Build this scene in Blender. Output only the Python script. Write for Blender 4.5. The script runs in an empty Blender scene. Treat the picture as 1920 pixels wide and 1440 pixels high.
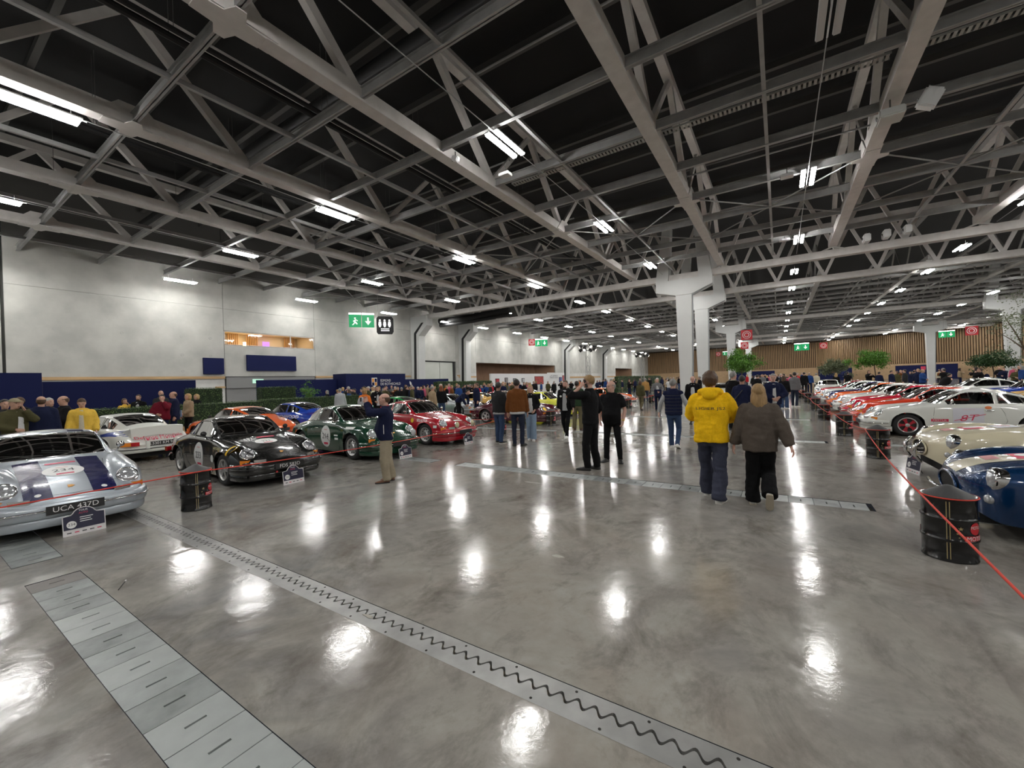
import bpy, bmesh, math, random
from mathutils import Vector, Matrix, noise
from mathutils.bvhtree import BVHTree
PI = math.pi
S = bpy.context.scene
C = S.collection

# ------------------------------------------------------------------ camera, world, exposure
YAW, PITCH, ROLL, EYE = math.radians(33.0413), math.radians(-.2296), math.radians(-1.7938), 1.75
FPX = 772.05
def cam_axes():
    cy, sy, cp, sp, cr, sr = math.cos(YAW), math.sin(YAW), math.cos(PITCH), math.sin(PITCH), math.cos(ROLL), math.sin(ROLL)
    f = Vector((-sy*cp, cy*cp, sp)); r = Vector((cy, sy, 0)); u = r.cross(f)
    return cr*r + sr*u, -sr*r + cr*u, f
CR, CU, CF = cam_axes()
EYEV = Vector((0, 0, EYE))
cam = bpy.data.cameras.new('camera'); camo = bpy.data.objects.new('camera', cam); C.objects.link(camo)
cam.sensor_width = 36; cam.lens = FPX*36/1920; cam.clip_start = .05; cam.clip_end = 400
camo.matrix_world = Matrix(((CR.x, CU.x, -CF.x, 0), (CR.y, CU.y, -CF.y, 0), (CR.z, CU.z, -CF.z, EYE), (0, 0, 0, 1)))
S.camera = camo
w = bpy.data.worlds.new('hall_dark'); S.world = w; w.use_nodes = True
w.node_tree.nodes['Background'].inputs[0].default_value = (.8, .85, 1, 1)
w.node_tree.nodes['Background'].inputs[1].default_value = .02
S.view_settings.view_transform = 'Standard'; S.view_settings.look = 'None'
S.view_settings.exposure = 0.0; S.view_settings.gamma = 1; S.view_settings.use_curve_mapping = False
S.cycles.use_denoising = True
S.cycles.max_bounces = 7; S.cycles.diffuse_bounces = 3; S.cycles.glossy_bounces = 4; S.cycles.transparent_max_bounces = 12
S.cycles.sample_clamp_indirect = 6; S.cycles.caustics_reflective = False; S.cycles.caustics_refractive = False
LAMP = 120.0                                 # emission of the LED tubes

def ground(px, py, z=0.0):                    # photo pixel -> point on the plane at height z
    d = CF + (px-960)/FPX*CR - (py-720)/FPX*CU
    return EYEV + d*((z-EYE)/d.z)

# ------------------------------------------------------------------ materials
MATS = {}
def mat(name, col, rough=.5, metal=0., var=0., scale=8., bump=0., bscale=40., coat=0., spec=.5, emit=None, est=0., col2=None, stretch=None, rvar=0.):
    if name in MATS: return MATS[name]
    m = bpy.data.materials.new(name); MATS[name] = m; m.use_nodes = True
    nt = m.node_tree; b = nt.nodes['Principled BSDF']; L = nt.links.new
    b.inputs['Base Color'].default_value = (*col, 1); b.inputs['Roughness'].default_value = rough
    b.inputs['Metallic'].default_value = metal; b.inputs['Specular IOR Level'].default_value = spec
    b.inputs['Coat Weight'].default_value = coat; b.inputs['Coat Roughness'].default_value = .04
    if emit: b.inputs['Emission Color'].default_value = (*emit, 1); b.inputs['Emission Strength'].default_value = est
    if var or bump or rvar:
        tc = nt.nodes.new('ShaderNodeTexCoord'); mp = nt.nodes.new('ShaderNodeMapping')
        L(tc.outputs['Object'], mp.inputs[0])
        if stretch: mp.inputs['Scale'].default_value = stretch
    if var or rvar:
        n = nt.nodes.new('ShaderNodeTexNoise'); n.inputs['Scale'].default_value = scale; n.inputs['Detail'].default_value = 6
        L(mp.outputs[0], n.inputs['Vector'])
    if var:
        mx = nt.nodes.new('ShaderNodeMixRGB'); rp = nt.nodes.new('ShaderNodeMapRange')
        rp.inputs[1].default_value = .3; rp.inputs[2].default_value = .7
        c2 = col2 or tuple(c*(1-var) for c in col)
        mx.inputs[1].default_value = (*col, 1); mx.inputs[2].default_value = (*c2, 1)
        L(n.outputs[0], rp.inputs[0]); L(rp.outputs[0], mx.inputs[0]); L(mx.outputs[0], b.inputs['Base Color'])
    if rvar:
        rr = nt.nodes.new('ShaderNodeMapRange'); rr.inputs[1].default_value = .3; rr.inputs[2].default_value = .7
        rr.inputs[3].default_value = max(0, rough-rvar); rr.inputs[4].default_value = rough+rvar
        L(n.outputs[0], rr.inputs[0]); L(rr.outputs[0], b.inputs['Roughness'])
    if bump:
        n2 = nt.nodes.new('ShaderNodeTexNoise'); n2.inputs['Scale'].default_value = bscale; n2.inputs['Detail'].default_value = 4
        L(mp.outputs[0], n2.inputs['Vector'])
        bp = nt.nodes.new('ShaderNodeBump'); bp.inputs['Strength'].default_value = bump; bp.inputs['Distance'].default_value = .02
        L(n2.outputs[0], bp.inputs['Height']); L(bp.outputs[0], b.inputs['Normal'])
    return m
def paint(name, col, metal=0., rough=.3): return mat('paint_'+name, col, rough, metal, coat=1.)
def cloth(name, col, scale=45): return mat('cloth_'+name, col, .9, var=.14, scale=scale, bump=.18, bscale=90, spec=.15)
def glass_mat(name, tint, refl=.1):
    if name in MATS: return MATS[name]
    m = bpy.data.materials.new(name); MATS[name] = m; m.use_nodes = True; nt = m.node_tree
    nt.nodes.remove(nt.nodes['Principled BSDF']); out = nt.nodes['Material Output']
    t = nt.nodes.new('ShaderNodeBsdfTransparent'); t.inputs[0].default_value = (*tint, 1)
    g = nt.nodes.new('ShaderNodeBsdfGlossy'); g.inputs['Roughness'].default_value = .03
    lw = nt.nodes.new('ShaderNodeFresnel'); lw.inputs[0].default_value = 1.5
    ad = nt.nodes.new('ShaderNodeMath'); ad.operation = 'ADD'; ad.inputs[1].default_value = refl
    mx = nt.nodes.new('ShaderNodeMixShader')
    L = nt.links.new; L(lw.outputs[0], ad.inputs[0]); L(ad.outputs[0], mx.inputs[0]); L(t.outputs[0], mx.inputs[1]); L(g.outputs[0], mx.inputs[2]); L(mx.outputs[0], out.inputs[0])
    return m

# ------------------------------------------------------------------ mesh helpers
class MB:
    def __init__(s): s.v = []; s.f = []; s.mi = []
    def add(s, vs, fs, mi=0):
        o = len(s.v); s.v += [tuple(x) for x in vs]; s.f += [tuple(i+o for i in q) for q in fs]; s.mi += [mi]*len(fs); return s
    def box(s, a, b, mi=0):
        x0, y0, z0 = a; x1, y1, z1 = b
        return s.add([(x0,y0,z0),(x1,y0,z0),(x1,y1,z0),(x0,y1,z0),(x0,y0,z1),(x1,y0,z1),(x1,y1,z1),(x0,y1,z1)],
                     [(3,2,1,0),(4,5,6,7),(0,1,5,4),(1,2,6,5),(2,3,7,6),(3,0,4,7)], mi)
    def cbox(s, c, d, rz=0., mi=0, M=None):
        x, y, z = d[0]/2, d[1]/2, d[2]/2
        vs = [Vector(p) for p in ((-x,-y,-z),(x,-y,-z),(x,y,-z),(-x,y,-z),(-x,-y,z),(x,-y,z),(x,y,z),(-x,y,z))]
        R = M or Matrix.Rotation(rz, 3, 'Z'); vs = [R @ p + Vector(c) for p in vs]
        return s.add(vs, [(3,2,1,0),(4,5,6,7),(0,1,5,4),(1,2,6,5),(2,3,7,6),(3,0,4,7)], mi)
    def beam(s, p, q, wd, hg, up=(0,0,1), mi=0):
        p, q = Vector(p), Vector(q); d = (q-p).normalized(); sd = d.cross(Vector(up))
        if sd.length < 1e-4: sd = Vector((1,0,0))
        sd.normalize(); u = sd.cross(d); vs = []
        for c in (p, q):
            for a, b in ((-1,-1),(1,-1),(1,1),(-1,1)): vs.append(c + sd*a*wd/2 + u*b*hg/2)
        return s.add(vs, [(3,2,1,0),(4,5,6,7),(0,1,5,4),(1,2,6,5),(2,3,7,6),(3,0,4,7)], mi)
    def tube(s, pts, r, n=8, cap=True, mi=0, closed=False):
        pts = [Vector(p) for p in pts]; N = len(pts); rs = r if isinstance(r, (list, tuple)) else [r]*N
        rings = []; side = None
        for i, p in enumerate(pts):
            d = (pts[(i+1) % N]-pts[i-1]) if closed else (pts[min(i+1, N-1)]-pts[max(i-1, 0)])
            d.normalize()
            if side is None:
                side = d.cross(Vector((0,0,1)))
                if side.length < .1: side = d.cross(Vector((1,0,0)))
            side = (side - d*side.dot(d)).normalized(); u = side.cross(d)
            rings.append([p + (side*math.cos(2*PI*k/n) + u*math.sin(2*PI*k/n))*rs[i] for k in range(n)])
        vs = [v for g in rings for v in g]; fs = []
        for i in range(N if closed else N-1):
            j = (i+1) % N
            for k in range(n): fs.append((i*n+k, j*n+k, j*n+(k+1) % n, i*n+(k+1) % n))
        if cap and not closed: fs += [tuple(range(n)), tuple(range((N-1)*n+n-1, (N-1)*n-1, -1))]
        return s.add(vs, fs, mi)
    def lathe(s, prof, n=24, M=None, mi=0, cap=True):       # prof: (radius, axial z)
        M = M or Matrix.Identity(4); vs = []; fs = []
        for r, z in prof:
            for k in range(n): vs.append(M @ Vector((r*math.cos(2*PI*k/n), r*math.sin(2*PI*k/n), z)))
        P = len(prof)
        for i in range(P-1):
            for k in range(n): fs.append((i*n+k, i*n+(k+1) % n, (i+1)*n+(k+1) % n, (i+1)*n+k))
        if cap: fs += [tuple(range(n-1, -1, -1)), tuple(range((P-1)*n, P*n))]
        return s.add(vs, fs, mi)
    def prism(s, poly, z0, z1, M=None, mi=0):               # poly in xy
        M = M or Matrix.Identity(4); n = len(poly)
        vs = [M @ Vector((x, y, z0)) for x, y in poly] + [M @ Vector((x, y, z1)) for x, y in poly]
        fs = [tuple(range(n-1, -1, -1)), tuple(range(n, 2*n))] + [(k, (k+1) % n, n+(k+1) % n, n+k) for k in range(n)]
        return s.add(vs, fs, mi)
    def ball(s, c, r, n=12, m=8, mi=0):
        r = r if isinstance(r, (tuple, list)) else (r, r, r); vs = []; fs = []
        for i in range(m+1):
            a = PI*i/m
            for k in range(n):
                b = 2*PI*k/n; vs.append((c[0]+r[0]*math.sin(a)*math.cos(b), c[1]+r[1]*math.sin(a)*math.sin(b), c[2]+r[2]*math.cos(a)))
        for i in range(m):
            for k in range(n): fs.append((i*n+k, (i+1)*n+k, (i+1)*n+(k+1) % n, i*n+(k+1) % n))
        return s.add(vs, fs, mi)
    def mesh(s, name, mats, smooth=False):
        me = bpy.data.meshes.new(name); me.from_pydata(s.v, [], s.f)
        for m in (mats if isinstance(mats, (list, tuple)) else [mats]): me.materials.append(m)
        if any(s.mi): me.polygons.foreach_set('material_index', s.mi)
        if smooth: me.polygons.foreach_set('use_smooth', [True]*len(me.polygons))
        me.update(); return me
    def build(s, name, mats, parent=None, smooth=False):
        return link(name, s.mesh(name, mats, smooth), parent)
def link(name, me, parent=None):
    o = bpy.data.objects.new(name, me); C.objects.link(o)
    if parent: o.parent = parent
    return o
def autosmooth(me, ang=40):
    bm = bmesh.new(); bm.from_mesh(me); lim = math.radians(ang)
    bmesh.ops.remove_doubles(bm, verts=bm.verts, dist=1e-5)
    for f in bm.faces: f.smooth = True
    for e in bm.edges:
        if len(e.link_faces) == 2 and e.calc_face_angle(0) > lim: e.smooth = False
    bm.to_mesh(me); bm.free(); return me
def tag(o, label, cat, group=None):
    o['label'] = label; o['category'] = cat
    if group: o['group'] = group
    return o
def thing(name, label, cat, loc=(0,0,0), rz=0., group=None):
    o = bpy.data.objects.new(name, None); C.objects.link(o); o.empty_display_size = .1
    o.location = loc; o.rotation_euler = (0, 0, rz); return tag(o, label, cat, group)
def struct(o): o['kind'] = 'structure'; return o
def stuff(o): o['kind'] = 'stuff'; return o
def dup(root, loc, rz=None, label=None, group=None, parent=None, swap=None):
    r = root.copy(); C.objects.link(r)
    if parent is None:
        r.location = loc
        if rz is not None: r.rotation_euler = (0, 0, rz)
    else: r.parent = parent
    if label: r['label'] = label
    if group: r['group'] = group
    kids(root, r, swap); return r
def kids(a, b, swap=None):
    for ch in list(KIDS.get(a.name, a.children)):
        c = ch.copy(); C.objects.link(c); c.parent = b
        if swap: reslot(c, swap)
        kids(ch, c, swap)
KIDS = {}
def reslot(o, swap):
    if o.type != 'MESH': return
    for i, sl in enumerate(o.material_slots):
        m = swap.get(sl.material.name if sl.material else '')
        if m: sl.link = 'OBJECT'; sl.material = m
TMP = bpy.data.scenes.new('workbench')
def evaluated(me, mods):                      # runs modifiers on a mesh in a scratch scene
    o = bpy.data.objects.new('t', me); TMP.collection.objects.link(o)
    for kind, kw in mods:
        md = o.modifiers.new(kind, kind)
        for k, v in kw.items(): setattr(md, k, v)
    TMP.view_layers[0].update(); dg = TMP.view_layers[0].depsgraph
    r = bpy.data.meshes.new_from_object(o.evaluated_get(dg)); bpy.data.objects.remove(o); return r
TXT = {}
def text_geo(s, extr=0.):                     # unit-height text centred on 0: verts, faces
    if s in TXT: return TXT[s]
    cu = bpy.data.curves.new('t', 'FONT'); cu.body = s; cu.align_x = 'CENTER'; cu.align_y = 'CENTER'; cu.resolution_u = 3
    o = bpy.data.objects.new('t', cu); TMP.collection.objects.link(o); TMP.view_layers[0].update()
    me = bpy.data.meshes.new_from_object(o.evaluated_get(TMP.view_layers[0].depsgraph)); bpy.data.objects.remove(o)
    vs = [v.co.copy() for v in me.vertices]; fs = [tuple(p.vertices) for p in me.polygons]
    bpy.data.meshes.remove(me); TXT[s] = (vs, fs); return TXT[s]
def flat_text(s, h, M, mats, name, parent, width=None):
    vs, fs = text_geo(s); k = h/.72
    sx = k
    if width:
        ww = max(v.x for v in vs)-min(v.x for v in vs); sx = width/max(ww, 1e-3)
    b = MB(); b.add([M @ Vector((v.x*sx, v.y*k, 0)) for v in vs], fs); return b.build(name, mats, parent)
# ------------------------------------------------------------------ hall: materials
def floor_mat():
    m = bpy.data.materials.new('polished_concrete'); m.use_nodes = True; nt = m.node_tree; L = nt.links.new
    b = nt.nodes['Principled BSDF']; tc = nt.nodes.new('ShaderNodeTexCoord')
    def nz(scale, det, rough=.55, st=None, dist=0.):
        mp = nt.nodes.new('ShaderNodeMapping'); L(tc.outputs['Object'], mp.inputs[0])
        if st: mp.inputs['Scale'].default_value = st
        n = nt.nodes.new('ShaderNodeTexNoise'); n.inputs['Scale'].default_value = scale; n.inputs['Detail'].default_value = det
        n.inputs['Roughness'].default_value = rough; n.inputs['Distortion'].default_value = dist; L(mp.outputs[0], n.inputs['Vector']); return n.outputs[0]
    def rng(x, a, c, lo=0., hi=1.):
        r = nt.nodes.new('ShaderNodeMapRange'); r.inputs[1].default_value = a; r.inputs[2].default_value = c
        r.inputs[3].default_value = lo; r.inputs[4].default_value = hi; L(x, r.inputs[0]); return r.outputs[0]
    def mix(f, c1, c2, mode='MIX', fac=None):
        x = nt.nodes.new('ShaderNodeMixRGB'); x.blend_type = mode
        for i, q in ((1, c1), (2, c2)):
            if isinstance(q, tuple): x.inputs[i].default_value = (*q, 1)
            else: L(q, x.inputs[i])
        if isinstance(f, float): x.inputs[0].default_value = f
        else: L(f, x.inputs[0])
        return x.outputs[0]
    big = rng(nz(.22, 4, .5, None, .6), .38, .62)
    med = rng(nz(1.3, 6, .62, None, 1.2), .35, .68)
    fine = rng(nz(9, 8, .7), .3, .72)
    c = mix(big, (.27, .24, .205), (.18, .176, .17))
    c = mix(med, c, (.30, .287, .258)); c2 = mix(rng(nz(.6, 8, .7, None, .6), .52, .74), c, (.13, .11, .09))
    c3 = mix(fine, c2, (.62, .62, .62), 'OVERLAY'); c3 = mix(.8, c2, c3)
    streak = rng(nz(1.6, 9, .74, (1.2, .8, 1), .5), .5, .78); c3 = mix(streak, c3, (.10, .088, .074)); c3 = mix(rng(nz(.45, 6, .66, (.7, 1.4, 1), .5), .6, .78), c3, (.32, .308, .278))
    vo = nt.nodes.new('ShaderNodeTexVoronoi'); vo.inputs['Scale'].default_value = 14
    L(tc.outputs['Object'], vo.inputs['Vector'])
    sp = rng(vo.outputs['Distance'], .02, .05, 1., 0.)
    gate = rng(nz(2.1, 3), .6, .66); mu = nt.nodes.new('ShaderNodeMath'); mu.operation = 'MULTIPLY'; L(sp, mu.inputs[0]); L(gate, mu.inputs[1])
    c4 = mix(mu.outputs[0], c3, (.5, .47, .4))
    L(c4, b.inputs['Base Color'])
    ro = nt.nodes.new('ShaderNodeMath'); ro.operation = 'ADD'
    L(rng(nz(.8, 6, .65, None, 1.), .35, .68, .05, .15), ro.inputs[0]); L(rng(fine, 0, 1, -.015, .07), ro.inputs[1]); L(ro.outputs[0], b.inputs['Roughness'])
    b.inputs['Specular IOR Level'].default_value = .22
    bp = nt.nodes.new('ShaderNodeBump'); bp.inputs['Strength'].default_value = .2; bp.inputs['Distance'].default_value = .012
    L(nz(4.2, 6, .6), bp.inputs['Height']); L(bp.outputs[0], b.inputs['Normal'])
    return m
M_floor = floor_mat()
M_steel = mat('truss_grey_steel', (.64, .615, .59), .55, var=.15, scale=3)
M_purl = mat('purlin_grey_steel', (.37, .37, .365), .5, var=.2, scale=3)
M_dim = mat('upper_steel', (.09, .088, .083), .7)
M_web = mat('far_web_steel', (.24, .235, .225), .6)
M_black = mat('matt_black', (.012, .012, .013), .7)
M_deck = mat('black_roof_deck', (.005, .005, .0055), .8, var=.3, scale=2)
M_conc = mat('cast_concrete', (.52, .52, .485), .75, var=.26, scale=.9, bump=.15, bscale=6, col2=(.39, .39, .365))
M_conc2 = mat('smooth_concrete', (.6, .6, .58), .6, var=.15, scale=1.5)
M_col = mat('column_white_paint', (.62, .63, .62), .5, var=.06, scale=1)
M_wood = mat('pine_board', (.55, .36, .18), .6, var=.25, scale=5, stretch=(1, .15, 3))
M_ply = mat('birch_plywood', (.50, .34, .19), .6, var=.15, scale=2)
M_slat = mat('oak_slat', (.42, .27, .14), .6, var=.3, scale=2, stretch=(3, 3, .2))
M_slatb = mat('dark_slat_backing', (.06, .04, .025), .8)
M_white = mat('white_paint', (.75, .76, .76), .5)
M_metal = mat('galvanised_plate', (.31, .335, .328), .42, .25, var=.3, scale=4, bump=.1, bscale=25, rvar=.1)
M_alu = mat('brushed_joint_metal', (.37, .37, .36), .42, .45, var=.3, scale=5)
M_dark = mat('slot_dark', (.02, .018, .015), .9)
M_sand = mat('joint_filler', (.22, .19, .14), .9, var=.3, scale=20)
M_tube = mat('led_tube', (1, 1, 1), .5, emit=(1, .985, .955), est=LAMP)
M_navy = mat('navy_panel', (.007, .011, .06), .75, spec=.2)
M_shut = mat('roller_shutter_grey', (.27, .27, .27), .6)

# ------------------------------------------------------------------ floor with cable trenches and the wavy expansion joint
XL, XR, YB, YF, ZD = -32.5, 46., -14., 125., 13.3
TR_Y = [(.70, 1.065), (6.73, 7.1), (12.73, 13.1), (18.73, 19.1)]
TR_X = [(-13.5, -6.62), (-5.93, .97), (1.72, 8.62)]
JY, JX = (1.905, 2.135), (-20., 8.62)
xs = sorted({XL-.6, XR, JX[0], *[a for t in TR_X for a in t]}); ys = sorted({YB, YF+8, *JY, *[a for t in TR_Y for a in t]})
fb = MB()
def in_hole(x, y):
    if JY[0] < y < JY[1] and JX[0] < x < JX[1]: return True
    return any(a < y < b for a, b in TR_Y) and any(a < x < b for a, b in TR_X)
for i in range(len(xs)-1):
    for j in range(len(ys)-1):
        a, b, c, d = xs[i], xs[i+1], ys[j], ys[j+1]
        if not in_hole((a+b)/2, (c+d)/2): fb.add([(a,c,0),(b,c,0),(b,d,0),(a,d,0)], [(0,1,2,3)])
floor = struct(fb.build('floor', M_floor))
pit = MB()
for a, b in TR_Y:
    for c, d in TR_X:
        pit.box((c, a, -.09), (d, b, -.045))
pit.build('trench_bed', M_dark, floor)
PW, GAP = .285, .006
def plate_mesh(name, wy, sl, sw=.02, lw=.012, m=M_metal):
    b = MB(); x0, x1, y0, y1 = GAP/2, PW-GAP/2, .005, wy-.005; cx, cy = PW*.5, wy/2
    hx, hy = sw/2, sl/2
    X = [x0, cx-hx, cx+hx, x1]; Y = [y0, cy-hy, cy+hy, y1]
    for i in range(3):
        for j in range(3):
            if i == 1 and j == 1: continue
            b.add([(X[i],Y[j],0),(X[i+1],Y[j],0),(X[i+1],Y[j+1],0),(X[i],Y[j+1],0)], [(0,1,2,3)])
    for (a, c), (d, e) in (((x0,y0),(x1,y0)),((x1,y0),(x1,y1)),((x1,y1),(x0,y1)),((x0,y1),(x0,y0)),((cx-hx,cy+hy),(cx+hx,cy+hy)),((cx+hx,cy+hy),(cx+hx,cy-hy)),((cx+hx,cy-hy),(cx-hx,cy-hy)),((cx-hx,cy-hy),(cx-hx,cy+hy))):
        b.add([(a,c,0),(d,e,0),(d,e,-.03),(a,c,-.03)], [(3,2,1,0)])
    return b.mesh(name, m)
M_plates = [M_metal, mat('worn_plate', (.26, .28, .275), .5, .2, var=.35, scale=5, bump=.1, bscale=25, rvar=.12), mat('pale_plate', (.36, .385, .375), .45, .2, var=.25, scale=3, rvar=.1)]
pmesh = [plate_mesh('cover_plate', .367, .1, .016, m=q) for q in M_plates]
brown = plate_mesh('cover_plate', .367, .1, .016, m=mat('brown_plate', (.17, .155, .145), .55, .1, var=.2, scale=6)); random.seed(3)
for a, b in TR_Y:
    for c, d in TR_X:
        if a > 13 and c < -7: continue
        x = c+.004; k = 0
        while x+PW <= d:
            first = k == 0 and a < 1 and c > -7
            o = link('cover_plate', brown if first else random.choice(pmesh), floor); o.location = (x, a, -.002-random.random()*.002); x += PW; k += 1
# expansion joint: two metal combs with a wavy gap
def wave(x): return (JY[0]+JY[1])/2 + .012 + .026*math.sin(2*PI*x/.0995)
bm_n, bm_f, bed = MB(), MB(), MB()
N = int((JX[1]-JX[0])/.0995*10)
for bmk, sgn in ((bm_n, -1), (bm_f, 1)):
    edge = JY[0]+.004 if sgn < 0 else JY[1]-.004
    vs = []; fs = []
    for i in range(N+1):
        x = JX[0] + (JX[1]-JX[0])*i/N; y = wave(x) + sgn*.0105
        vs += [(x, edge, -.002), (x, y, -.002), (x, y, -.035)]
    for i in range(N):
        a = i*3; q = [(a, a+3, a+4, a+1), (a+1, a+4, a+5, a+2)]
        fs += q if sgn < 0 else [t[::-1] for t in q]
    bmk.add(vs, fs)
bed.box((JX[0], JY[0], -.07), (JX[1], JY[1], -.03))
j = bm_n.build('joint_plate', M_alu, floor); bm_f.build('joint_plate', M_alu, floor); bed.build('joint_filler', M_sand, floor)
sc = MB(); sc.lathe([(.0085, 0), (.0085, .0012), (.004, .0014)], 8); scm = sc.mesh('screw', M_dark)
for i in range(int((6+8)/.4)):
    for y in (JY[0]+.03, JY[1]-.03):
        o = link('screw', scm, floor); o.location = (-8+i*.4+(.2 if y > 2 else 0), y, -.002)
# chips and worn scrapes on the slab
for i, (px, py, rx, ry) in enumerate([(1047,1043,.07,.035),(1000,905,.22,.05),(690,1155,.06,.02)]):
    p = ground(px, py); b = MB(); random.seed(i)
    pts = [(p.x+rx*math.cos(t*PI/7)*random.uniform(.6, 1.1), p.y+ry*math.sin(t*PI/7)*random.uniform(.6, 1.1)) for t in range(14)]
    b.prism(pts, -.001, .0006); b.build('floor_patch', mat('pale_filler', (.36, .34, .29), .6, var=.2, scale=10), floor)

# ------------------------------------------------------------------ left wall, cast panels with open joints
WB = XL-.14
holes = [(13.24, 19.9, 5.02, 5.98), (13.3, 19.85, 0, 2.76), (32.6, 37.6, 0, 4.42), (41.8, 63.7, 0, 4.4), (95., 108., 0, 4.3)]
wl = MB()
zs_ = [0, 2.76, 4.3, 4.4, 4.42, 5.02, 5.98, ZD]; ysw = sorted({YB, 124.5, *[h for q in holes for h in q[:2]]})
for i in range(len(ysw)-1):
    for k in range(len(zs_)-1):
        y, z = (ysw[i]+ysw[i+1])/2, (zs_[k]+zs_[k+1])/2
        if any(a < y < b and c < z < d for a, b, c, d in holes): continue
        wl.add([(WB, ysw[i], zs_[k]), (WB, ysw[i+1], zs_[k]), (WB, ysw[i+1], zs_[k+1]), (WB, ysw[i], zs_[k+1])], [(0,1,2,3)])
wall_left = struct(wl.build('wall_left', mat('joint_dark', (.05, .05, .045), .9)))  # dark backing plane that shows through the open joints
def wpanel(y0, y1, z0, z1, name='wall_panel', m=None, g=.012, dx=0.):
    b = MB(); b.box((WB, y0+g, z0+g*.5), (XL+dx, y1-g, z1-g*.5)); return b.build(name, m or M_conc, wall_left)
for y0, y1 in ((-14, -6.5), (-6.5, 3.4), (3.5, 13.22), (19.92, 30.6)):
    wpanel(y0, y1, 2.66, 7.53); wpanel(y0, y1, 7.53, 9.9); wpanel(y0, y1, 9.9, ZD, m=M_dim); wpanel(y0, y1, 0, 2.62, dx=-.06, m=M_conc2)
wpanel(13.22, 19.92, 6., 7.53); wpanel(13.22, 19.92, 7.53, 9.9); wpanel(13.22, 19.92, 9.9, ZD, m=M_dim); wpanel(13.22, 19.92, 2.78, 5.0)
for y0, y1, z0 in ((30.6, 32.4, 0), (32.4, 37.8, 4.44), (37.8, 41.7, 0), (41.7, 52.7, 4.42), (52.7, 63.8, 4.42), (63.8, 74, 0), (74, 85, 0), (85, 95, 0), (95, 108, 4.32), (108, 124.4, 0)):
    if z0 == 0: wpanel(y0, y1, 0, 3.1, m=M_conc2); wpanel(y0, y1, 3.1, 7.53)
    else: wpanel(y0, y1, z0, 7.53)
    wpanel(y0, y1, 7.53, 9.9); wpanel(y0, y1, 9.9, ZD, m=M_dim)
tie = MB(); tie.lathe([(.09, 0), (.09, .012), (.045, .013), (.045, -.02)], 14, Matrix.Translation((XL, 0, 0)) @ Matrix.Rotation(PI/2, 4, 'Y'), cap=False)
tiem = tie.mesh('tie_hole', mat('tie_hole_grey', (.42, .42, .4), .8))
for y in (5.2, 7.9, 10.8, 12.4):
    for z in (3.15, 4.2, 5.4): o = link('tie_hole', tiem, wall_left); o.location = (0, y, z)
n = 0
def trim(y0, y1, z0, z1, x=XL, d=.05, m=M_wood):
    global n; n += 1; b = MB(); b.box((x, y0, z0), (x+d, y1, z1)); return struct(b.build('trim_%d' % n, m))
trim(3.5, 13.2, 2.63, 2.8); trim(12.6, 13.2, 1.98, 2.1); trim(19.9, 30.5, 2.63, 2.8); trim(38.2, 41.6, 2.5, 2.7); trim(37.9, 38.9, 2.7, 2.85, XL+.02); trim(64.2, 85, 2.2, 2.5); trim(86, 95, 2.2, 2.5)
# window strip with a lit gallery behind
win = MB(); win.box((WB-3.2, 13.0, 4.7), (WB-3.1, 20.2, 6.3)); win.box((WB-3.2, 13.0, 4.7), (WB, 20.2, 4.8)); win.box((WB-3.2, 13.0, 6.2), (WB, 20.2, 6.3)); win.box((WB-3.2, 12.9, 4.7), (WB, 13.0, 6.3)); win.box((WB-3.2, 20.2, 4.7), (WB, 20.3, 6.3))
wg = struct(win.build('window_1', mat('gallery_cream', (.72, .6, .42), .7)))
b = MB()
for a, c, d, e in ((13.24, 19.9, 5.02, 5.06), (13.24, 19.9, 5.94, 5.98), (13.24, 13.29, 5.02, 5.98), (19.85, 19.9, 5.02, 5.98), (17.9, 17.95, 5.02, 5.98)): b.box((XL-.1, a, d), (XL-.02, c, e))
b.build('window_frame', M_steel, wg)
b = MB(); b.box((XL-.07, 13.28, 5.05), (XL-.06, 19.87, 5.95)); b.build('pane', glass_mat('clear_pane', (.96, .97, .97), .0), wg)
for y in [14.7+.13*i for i in range(6)]+[16.0+.13*i for i in range(7)]+[19.0+.13*i for i in range(7)]:
    b = MB(); b.box((WB-2.9, y, 4.8), (WB-2.8, y+.06, 6.2)); b.build('slat', mat('gallery_slat', (.5, .28, .1), .6), wg)
for y, c in ((15.5, (.9, .8, .6)),):
    b = MB(); b.tube([(WB-2, y, 5.0), (WB-2, y, 5.5)], .1, 10); tag(b.build('floor_lamp', mat('gallery_lamp', c, .5, emit=(1, .75, .45), est=14)), 'glowing cylinder lamp inside the gallery behind the window strip', 'lamp')
b = MB(); b.box((WB-2.7, 17.15, 5.1), (WB-2.6, 17.65, 5.7)); tv = b.build('display_screen', mat('purple_screen', (.2, .1, .4), .4, emit=(.45, .2, .8), est=1.6)); tag(tv, 'purple and blue glowing screen inside the gallery window', 'screen')
la = bpy.data.lights.new('gallery_light', 'AREA'); la.shape = 'RECTANGLE'; la.size = 2.; la.size_y = 6.; la.energy = 90; la.color = (1, .8, .55)
lo = bpy.data.objects.new('gallery_light', la); C.objects.link(lo); lo.location = (WB-1.6, 16.6, 6.18); tag(lo, 'warm ceiling light inside the gallery behind the window strip', 'lamp')
# roller shutter
sh = MB(); sh.box((WB-.1, 13.3, 0), (WB-.06, 19.85, 2.76)); so = struct(sh.build('door_1', mat('shutter_frame', (.2, .2, .2), .6)))
sl = MB(); sl.box((WB-.06, 13.35, 0), (WB-.02, 19.8, .075)); slm = sl.mesh('slat', M_shut)
for i in range(24): o = link('slat', slm, so); o.location = (0, 0, i*.08)
b = MB(); b.box((WB-.06, 13.3, 1.95), (XL-.02, 19.85, 2.74)); b.build('shutter_box', mat('shutter_box_grey', (.22, .22, .22), .6), so)
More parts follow.
